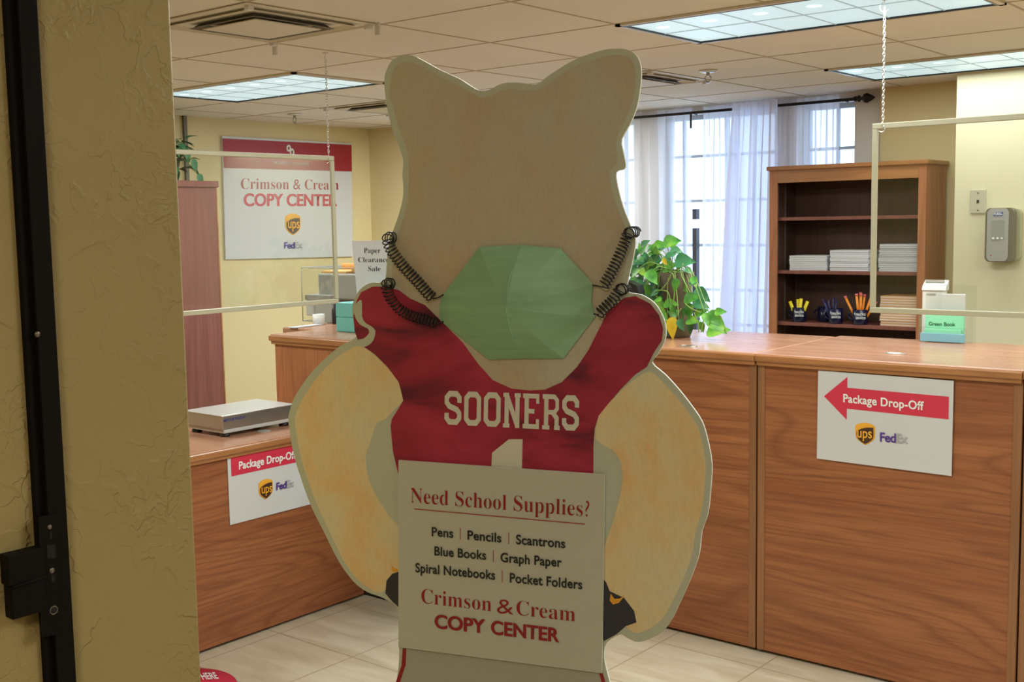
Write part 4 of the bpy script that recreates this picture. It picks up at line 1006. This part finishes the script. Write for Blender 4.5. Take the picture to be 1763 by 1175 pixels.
# ================================================================== THE CARDBOARD CUTOUT
th = radians(-110)
U = -Vector((sin(th), cos(th), 0)); dd = ray(880, 600); dd = dd.to_2d().normalized()*2.0
BC = Vector((dd.x, dd.y, 0)); BN = Vector((U.y, -U.x, 0))
if BN.dot(CAM-BC) < 0: BN = -BN
BP = Plane(BC, BN)
OUT = [(661.8, 139), (666, 120), (675.4, 103.6), (691.8, 96), (710.8, 96.2), (729.9, 105), (757, 120), (789.8, 135), (808.9, 147), (825.2, 156), (841.6, 155.3), (858, 146.6), (874.3, 142.3), (898.8, 142.8), (923.3, 145.5),
       (942.4, 132), (966.9, 115.8), (991.4, 102), (1021.4, 91), (1048.6, 84.5), (1075.8, 84.5), (1092, 92), (1100.3, 103.6), (1104, 122.6), (1102.5, 150), (1096.3, 185), (1084, 215), (1070.4, 240), (1073, 261.6), (1077.2, 284), (1073, 292),
       (1061, 297), (1063.6, 321.5), (1073, 357), (1084.7, 386.5), (1094, 412), (1090, 445), (1082, 480), (1080, 502), (1104, 507.7), (1126.7, 522), (1141, 545), (1146.5, 566), (1144.5, 587), (1133, 609.5), (1123, 625),
       (1145, 645), (1168, 670), (1190, 698), (1208.6, 725.9), (1218, 756), (1225.8, 799), (1223.7, 842), (1219, 885), (1208.6, 915.6), (1204, 954), (1191, 993), (1169.8, 1040.6), (1152.5, 1075), (1131, 1094.5), (1100.8, 1106), (1082, 1100),
       (1068, 1093), (1044.8, 1107.4), (1040, 1131), (1045, 1157), (1053, 1190), (1075, 1300), (1090, 1500), (1110, 1800), (1140, 2150), (980, 2190), (900, 1600), (860, 1600), (770, 2160), (600, 2110), (640, 1750), (660, 1400), (672, 1230), (682.6, 1175), (687, 1140), (687, 1100),
       (684.8, 1049), (665, 1033), (652.4, 1027), (631, 1019), (609, 1002), (583.5, 967), (557.6, 915.6), (536, 872.4), (518.8, 825), (505.9, 782), (497, 726), (499.5, 706), (508, 683), (524, 658), (542, 635.5), (563, 615), (586, 596), (611, 583),
       (613, 570), (608, 549), (607, 526), (615, 506), (626.4, 493.4), (640, 487), (658, 486), (664, 478), (666, 454), (668, 430), (676, 400), (684, 378), (693, 346), (694.5, 321), (693, 300), (694.5, 278), (690.4, 261.6), (680.9, 237), (672.7, 212.5), (665, 175)]
cut = thing('cardboard_cutout', 'tall cream cardboard cutout with a crimson jersey in the doorway', 'cardboard cutout', (BC.x, BC.y, 0))
P = [BP(q_.x, q_.y) for q_ in smooth_poly(OUT, 3)]
zmin = min(p.z for p in P)
P = [Vector((p.x, p.y, max(p.z, 0.0) if zmin < 0 else p.z-(zmin if p.z < .3 else 0)*(1-max(0, p.z-zmin)/(.3-zmin) if p.z < .3 else 0))) for p in P]
b = bm_(); prism(b, P, BN, .006); ch('board_core', b, M['board_edge'], cut)
b = bm_(); cP = sum(P, Vector())/len(P); prism(b, [p+BN*.0006 for p in P], BN, .0006); ch('printed_face', b, M['board'], cut)
HEAD = [(672, 145), (680, 115), (700, 106), (728, 115), (757, 131), (790, 147), (825, 167), (845, 165), (875, 153), (923, 156), (945, 144), (970, 126), (1000, 110), (1050, 96), (1080, 97), (1093, 115), (1094, 150), (1086, 185), (1073, 215), (1060, 240), (1062, 262), (1062, 283),
        (1050, 295), (1053, 325), (1063, 357), (1076, 390), (1084, 415), (1080, 445), (1070, 490), (1048, 540), (1035, 564), (1015, 603), (996, 634), (970, 660), (939, 674), (913, 676), (881, 672), (846, 658), (820, 628), (795, 593), (756, 554), (730, 528), (704, 516), (690, 497), (676, 480),
        (676, 455), (680, 430), (688, 398), (695, 375), (703, 345), (704, 300), (702, 262), (692, 235), (684, 212), (678, 185), (671, 165)]
flat('printed_head_area', BP, HEAD, M['head'], cut, .0010, .0003, sm=2)
LA = [(600, 602), (622, 596), (645, 611), (668, 634), (687, 660), (695, 688), (680, 705), (664, 722), (650, 728), (643, 745), (637, 765), (630, 787), (636, 828), (654.6, 864.6), (675, 894), (690, 915), (692, 985), (680, 995), (668, 1010), (655, 1022), (634, 1012), (612, 994), (590, 962), (566, 912), (546, 868), (529, 822), (516, 778), (508, 728), (511, 710), (520, 690), (535, 665), (555, 640), (575, 620)]
flat('printed_sleeve_area', BP, LA, M['arm'], cut, .0010, .0003, sm=2)
RA = [(1100, 648), (1120, 640), (1140, 657), (1165, 684), (1188, 714), (1201, 734), (1209, 762), (1215, 800), (1213, 840), (1208, 880), (1198, 914), (1192, 952), (1180, 990), (1159, 1034), (1142, 1064), (1124, 1080), (1100, 1090), (1085, 1085), (1060, 1060), (1036, 1000), (1036, 960), (1055, 900), (1066, 860), (1072, 830), (1070, 800), (1055, 775), (1026, 757), (1031, 716), (1049, 694), (1075, 668)]
flat('printed_sleeve_area', BP, RA, M['arm'], cut, .0010, .0003, sm=2)
JE = [(614.2, 519), (622.3, 503.5), (641.7, 494), (659.5, 493.5), (687, 499.6), (706.4, 514), (732, 525.5), (758, 551), (797, 590), (822.8, 625.7), (848.6, 654.8), (881, 669.4), (913.3, 672.6), (939, 671), (968, 658), (994, 632), (1013.5, 603), (1033, 564), (1046, 538.4), (1075, 513), (1094, 510), (1120, 523), (1135, 543), (1142, 566), (1139.6, 587), (1126.7, 606), (1113.7, 632), (1094, 645), (1068.5, 671), (1049, 693.6), (1031, 716), (1024, 739), (1022, 769), (1022, 815), (1010, 850),
      (700, 850), (686, 816), (677, 777.6), (673, 734.5), (675, 722), (695, 690), (687, 658), (667.6, 632), (645, 609.5), (619, 591.8), (611, 570), (609, 545)]
jy = flat('jersey', BP, JE, M['jersey'], cut, .0014, .0003)
# white curled stripe on the shoulder
flat('shoulder_stripe', BP, [(620, 517), (624, 521), (624, 545), (630, 556), (640, 562), (647, 570), (644, 585), (636, 594), (624, 598), (612, 590), (618, 585), (627, 583), (636, 574), (634, 566), (622, 560), (613, 548), (610, 530)], M['board'], cut, .0018, .0003, sm=2)
flat('shoulder_stripe', BP, [(1134, 606), (1145, 588), (1137, 600), (1127, 618), (1118, 634), (1112, 644), (1116, 630)], M['board'], cut, .0018, .0003)
flat('jersey_number', BP, [(876.6, 756.5), (900.3, 756.5), (899, 812), (846.4, 812), (847.7, 779.8)], M['let_w'], cut, .0018, .0003)
# block letters
def stroke(b, pts, w_, closed, f):
    P = [Vector(p) for p in pts]; n = len(P); L_, R_ = [], []
    for i in range(n):
        a = P[i]-P[i-1] if (i > 0 or closed) else P[1]-P[0]; c_ = P[(i+1) % n]-P[i] if (i < n-1 or closed) else P[-1]-P[-2]
        a.normalize(); c_.normalize(); na = Vector((-a.y, a.x)); nc = Vector((-c_.y, c_.x)); mm_ = (na+nc); mm_ /= max(.3, mm_.dot(na)) if mm_.length > 0 else 1
        L_.append(P[i]+mm_*w_/2); R_.append(P[i]-mm_*w_/2)
    vl = [b.verts.new(f(p)) for p in L_]; vr = [b.verts.new(f(p)) for p in R_]
    for i in range(n if closed else n-1):
        j = (i+1) % n; b.faces.new((vl[i], vl[j], vr[j], vr[i]))
def blk(ch_):
    s = .27
    if ch_ == 'O': return [([(.13, .3), (.3, .13), (.7, .13), (.87, .3), (.87, 1.2), (.7, 1.37), (.3, 1.37), (.13, 1.2)], True)]
    if ch_ == 'S': return [([(.87, .98), (.87, 1.2), (.7, 1.37), (.3, 1.37), (.13, 1.2), (.13, .98), (.28, .82), (.72, .68), (.87, .52), (.87, .3), (.7, .13), (.3, .13), (.13, .3), (.13, .52)], False)]
    if ch_ == 'N': return [([(.2, 0), (.2, 1.5)], False), ([(.83, 0), (.83, 1.5)], False), ([(.2, 1.4), (.83, .1)], False), ([(0, .09), (.38, .09)], False, .18), ([(0, 1.41), (.3, 1.41)], False, .18), ([(.66, 1.41), (1.02, 1.41)], False, .18)]
    if ch_ == 'E': return [([(.22, 0), (.22, 1.5)], False), ([(0, .1), (.95, .1)], False, .2), ([(0, 1.4), (.95, 1.4)], False, .2), ([(.2, .75), (.68, .75)], False, .2), ([(.87, 0), (.87, .42)], False, .18), ([(.87, 1.5), (.87, 1.08)], False, .18)]
    if ch_ == 'R': return [([(.22, 0), (.22, 1.5)], False), ([(0, .09), (.42, .09)], False, .18), ([(0, 1.4), (.7, 1.4), (.86, 1.25), (.86, .9), (.7, .74), (.2, .74)], False, .2), ([(.6, .74), (.84, .5), (.84, 0)], False, .24), ([(.7, .09), (1.03, .09)], False, .18)]
b = bm_()
tl, tr, br, bl2 = Vector((765.5, 672.5)), Vector((1001.5, 681)), Vector((1000.5, 742.5)), Vector((764.5, 731))
word = 'SOONERS'; adv = 1.0/len(word); Q = quad_map((tl, tr, br, bl2))
for i, c_ in enumerate(word):
    x0 = i*adv+.004; wd = adv*.87
    for ke, e in enumerate(blk(c_)):
        stroke(b, e[0], e[2] if len(e) > 2 else .25, e[1], lambda p: BP(*Q(x0+p.x*wd, 1-p.y/1.5))+BN*(.0019+.00012*ke))
ch('jersey_lettering', b, M['let_w'], cut)
flat('printed_glove', BP, [(666, 1000), (676, 988), (690, 984), (690, 1048), (676, 1036), (664, 1022)], M['glove'], cut, .0016, .0003)
flat('printed_glove', BP, [(1036, 994), (1044, 1003), (1050, 1018), (1075, 1030), (1092, 1052), (1096, 1072), (1078, 1078), (1062, 1092), (1040, 1104), (1036, 1090)], M['glove'], cut, .0016, .0003)
flat('gold_tick', BP, [(1052, 1022), (1050, 1034), (1056, 1041), (1066, 1038), (1076, 1026), (1066, 1031), (1058, 1031)], M['gold_ink'], cut, .0020, .0003)
flat('gold_tick', BP, [(674, 974), (676, 984), (685, 985), (686, 980), (679, 979)], M['gold_ink'], cut, .0020, .0003)
SH = [(697, 1105), (1030, 1105), (1034, 1150), (1044, 1200), (1064, 1330), (1040, 1400), (890, 1420), (870, 1400), (680, 1400), (672, 1300), (684, 1190), (692, 1150)]
flat('printed_shorts', BP, SH, M['shirt_w'], cut, .0012, .0003)
flat('shorts_stripe', BP, [(694, 1117), (700, 1117), (699, 1145), (690, 1172), (680, 1230), (682, 1175), (692, 1146)], M['crimson_d'], cut, .0018, .0003)
flat('shorts_stripe', BP, [(1031, 1155), (1037, 1156), (1046, 1185), (1060, 1240), (1040, 1190)], M['crimson_d'], cut, .0018, .0003)
# fold-out foot behind
b = bm_(); f0 = BC-BN*.006
prism(b, [f0+Vector((0, 0, .75)), f0+Vector((0, 0, .01))-BN*.0, f0-BN*.32+Vector((0, 0, .0)), f0-BN*.30+Vector((0, 0, .05))], U, .005); ch('easel_back', b, M['board_edge'], cut)
# ---- hanging message sign
SG = [(686, 793), (1041, 818), (1036, 1160), (686, 1115)]
BPs = Plane(BC+BN*.009, BN)
P = [BPs(*p) for p in SG]; c = sum(P, Vector())/4; c.z = min(p.z for p in P)
sg = thing('message_sign', 'off white card sign asking about school supplies on the cutout', 'sign', c)
b = bm_(); prism(b, P, BN, .005); ch('card', b, M['signboard'], sg)
def z6(x, y): return (480+x*.43108, 700+y*.43108)
def L6(s, a, b2, cp, m_, **k): lettering(s, BPs, z6(*a), z6(*b2), z6(*cp), m_, sg, eps=.0009, **k)
L6('Need School Supplies?', (527, 384), (1240, 441), (527, 325), M['crimson_d'], serif=True, off=-.009)
flat('underline', BPs, [z6(541, 408), z6(1223, 469), z6(1223, 472.5), z6(541, 411.5)], M['bar_ink'], sg, .0008, .0003)
for s_, x0, x1, y0, y1, h_ in (('Pens', 611, 698, 517, 524, 34), ('Pencils', 754, 890, 531, 543, 35), ('Scantrons', 948, 1145, 549, 566, 36), ('Blue Books', 622, 829, 594, 612, 34), ('Graph Paper', 886, 1131, 620, 641, 35), ('Spiral Notebooks', 546, 865, 661, 692, 35), ('Pocket Folders', 923, 1213, 702, 730, 36)):
    L6(s_, (x0, y0), (x1, y1), (x0, y0-h_), M['black_ink'], off=.032, sp=1.03)
for x0, y0, y1 in ((725, 486, 533), (919, 503, 550), (857, 575, 622), (893, 655, 704)):
    flat('divider_bar', BPs, [z6(x0-1.3, y0), z6(x0+1.3, y0), z6(x0+1.3, y1), z6(x0-1.3, y1)], M['bar_ink'], sg, .0008, .0003)
L6('Crimson', (570, 785), (850, 819), (570, 728), M['crimson_d'], serif=True, off=-.009)
L6('&', (872, 826), (937, 832), (872, 768), M['crimson_d'], off=-.004)
L6('Cream', (950, 833), (1185, 860), (950, 775), M['crimson_d'], serif=True, off=-.009)
L6('COPY', (623, 884), (826, 906), (623, 832), M['crimson_d'], off=.045)
L6('CENTER', (848, 908), (1122, 942), (848, 856), M['crimson_d'], off=.045)
# ---- green paper mask
mk = [(828, 425), (900, 422.5), (966, 428), (1022, 489), (1019, 520), (1026, 545), (971, 617), (902, 617), (843, 619), (760, 552), (758, 530), (764, 508)]
c = BP(893, 525)
t = thing('face_mask', 'pale green folded paper mask hooked over the cutout head', 'face mask', BP(893, 619)+BN*.01)
b = bm_(); rings = []
apex = BP(876, 536)+BN*.040
NR = 7
for j in range(NR+1):
    f = j/NR; row = []
    for (x, y) in mk:
        e_ = BP(x, y)+BN*.004
        p = e_.lerp(BP(884, 530)+BN*.004, 1-f); hgt = .036*(1-f**1.7)
        if x in (900, 902): hgt += .010*(1-f)**.4*f
        p += BN*hgt; row.append(b.verts.new(p))
    rings.append(row)
n_ = len(mk)
for j in range(NR):
    for i in range(n_):
        if j == 0:
            b.faces.new((rings[0][0], rings[1][i], rings[1][(i+1) % n_])) if i else None
        else: b.faces.new((rings[j][i], rings[j][(i+1) % n_], rings[j+1][(i+1) % n_], rings[j+1][i]))
b.faces.new((rings[0][0], rings[1][0], rings[1][1]))
bmesh.ops.remove_doubles(b, verts=b.verts[:], dist=.0003)
bmesh.ops.recalc_face_normals(b, faces=b.faces[:])
o = ch('mask_panel', b, M['mask'], t); sd = o.modifiers.new('thick', 'SOLIDIFY'); sd.thickness = .0008
b = bm_(); tube(b, curve3([BP(900, 424)+BN*.007, BP(888, 480)+BN*.035, BP(884, 532)+BN*.0405]), .0009, 6); tube(b, curve3([BP(884, 532)+BN*.0405, BP(893, 575)+BN*.035, BP(902, 617)+BN*.006]), .0009, 6); ch('centre_crease', b, M['mask'], t)
def coil(name, pts, turns, r_, w_=.0012, hooks=True):
    P = curve3([BP(x, y)+BN*d for x, y, d in pts], 12); L = len(P); out = []; N_ = turns*14
    # arc length table
    cum = [0]
    for i in range(1, L): cum.append(cum[-1]+(P[i]-P[i-1]).length)
    j = 0
    for k in range(N_+1):
        s_ = cum[-1]*k/N_
        while j < L-2 and cum[j+1] < s_: j += 1
        f = (s_-cum[j])/max(1e-6, cum[j+1]-cum[j]); c_ = P[j].lerp(P[j+1], f); t_ = (P[j+1]-P[j]).normalized()
        a_ = (BN-t_*BN.dot(t_)).normalized(); b_ = t_.cross(a_); an = 2*pi*turns*k/N_
        out.append(c_+(a_*cos(an)+b_*sin(an))*r_)
    b = bm_(); tube(b, out, w_, 6); ch(name, b, M['black_pl'], t, smooth=False)
R_ = .0098
coil('coil_strap', [(680, 412, -.012), (673, 410, .012), (680, 430, .016), (700, 458, .014), (722, 482, .013), (742, 505, .013), (750, 512, .013)], 25, R_)
coil('coil_strap', [(677, 492, -.012), (671, 488, .012), (676, 508, .016), (692, 530, .014), (712, 542, .013), (738, 550, .013), (757, 556, .013)], 24, R_*.93)
coil('coil_strap', [(1092, 400, -.014), (1085, 402, .012), (1078, 422, .016), (1066, 448, .014), (1055, 470, .013), (1042, 492, .013)], 20, R_*.92)
coil('coil_strap', [(1075, 499, -.010), (1070, 499, .012), (1060, 515, .015), (1046, 528, .014), (1034, 540, .013)], 12, R_*.95)
b = bm_()
tube(b, curve3([BP(750, 514)+BN*.013, BP(757, 512)+BN*.006, BP(766, 507)+BN*.008]), .0012, 6); tube(b, curve3([BP(1040, 494)+BN*.013, BP(1030, 492)+BN*.006, BP(1022, 491)+BN*.008]), .0012, 6)
tube(b, curve3([BP(757, 557)+BN*.013, BP(762, 556)+BN*.007, BP(766, 553)+BN*.007]), .0012, 6); tube(b, curve3([BP(1034, 541)+BN*.013, BP(1028, 541)+BN*.006, BP(1024, 540)+BN*.007]), .0012, 6)
ch('strap_end', b, M['black_pl'], t)
for o in bpy.data.objects:
    if '_o' in o: del o['_o']
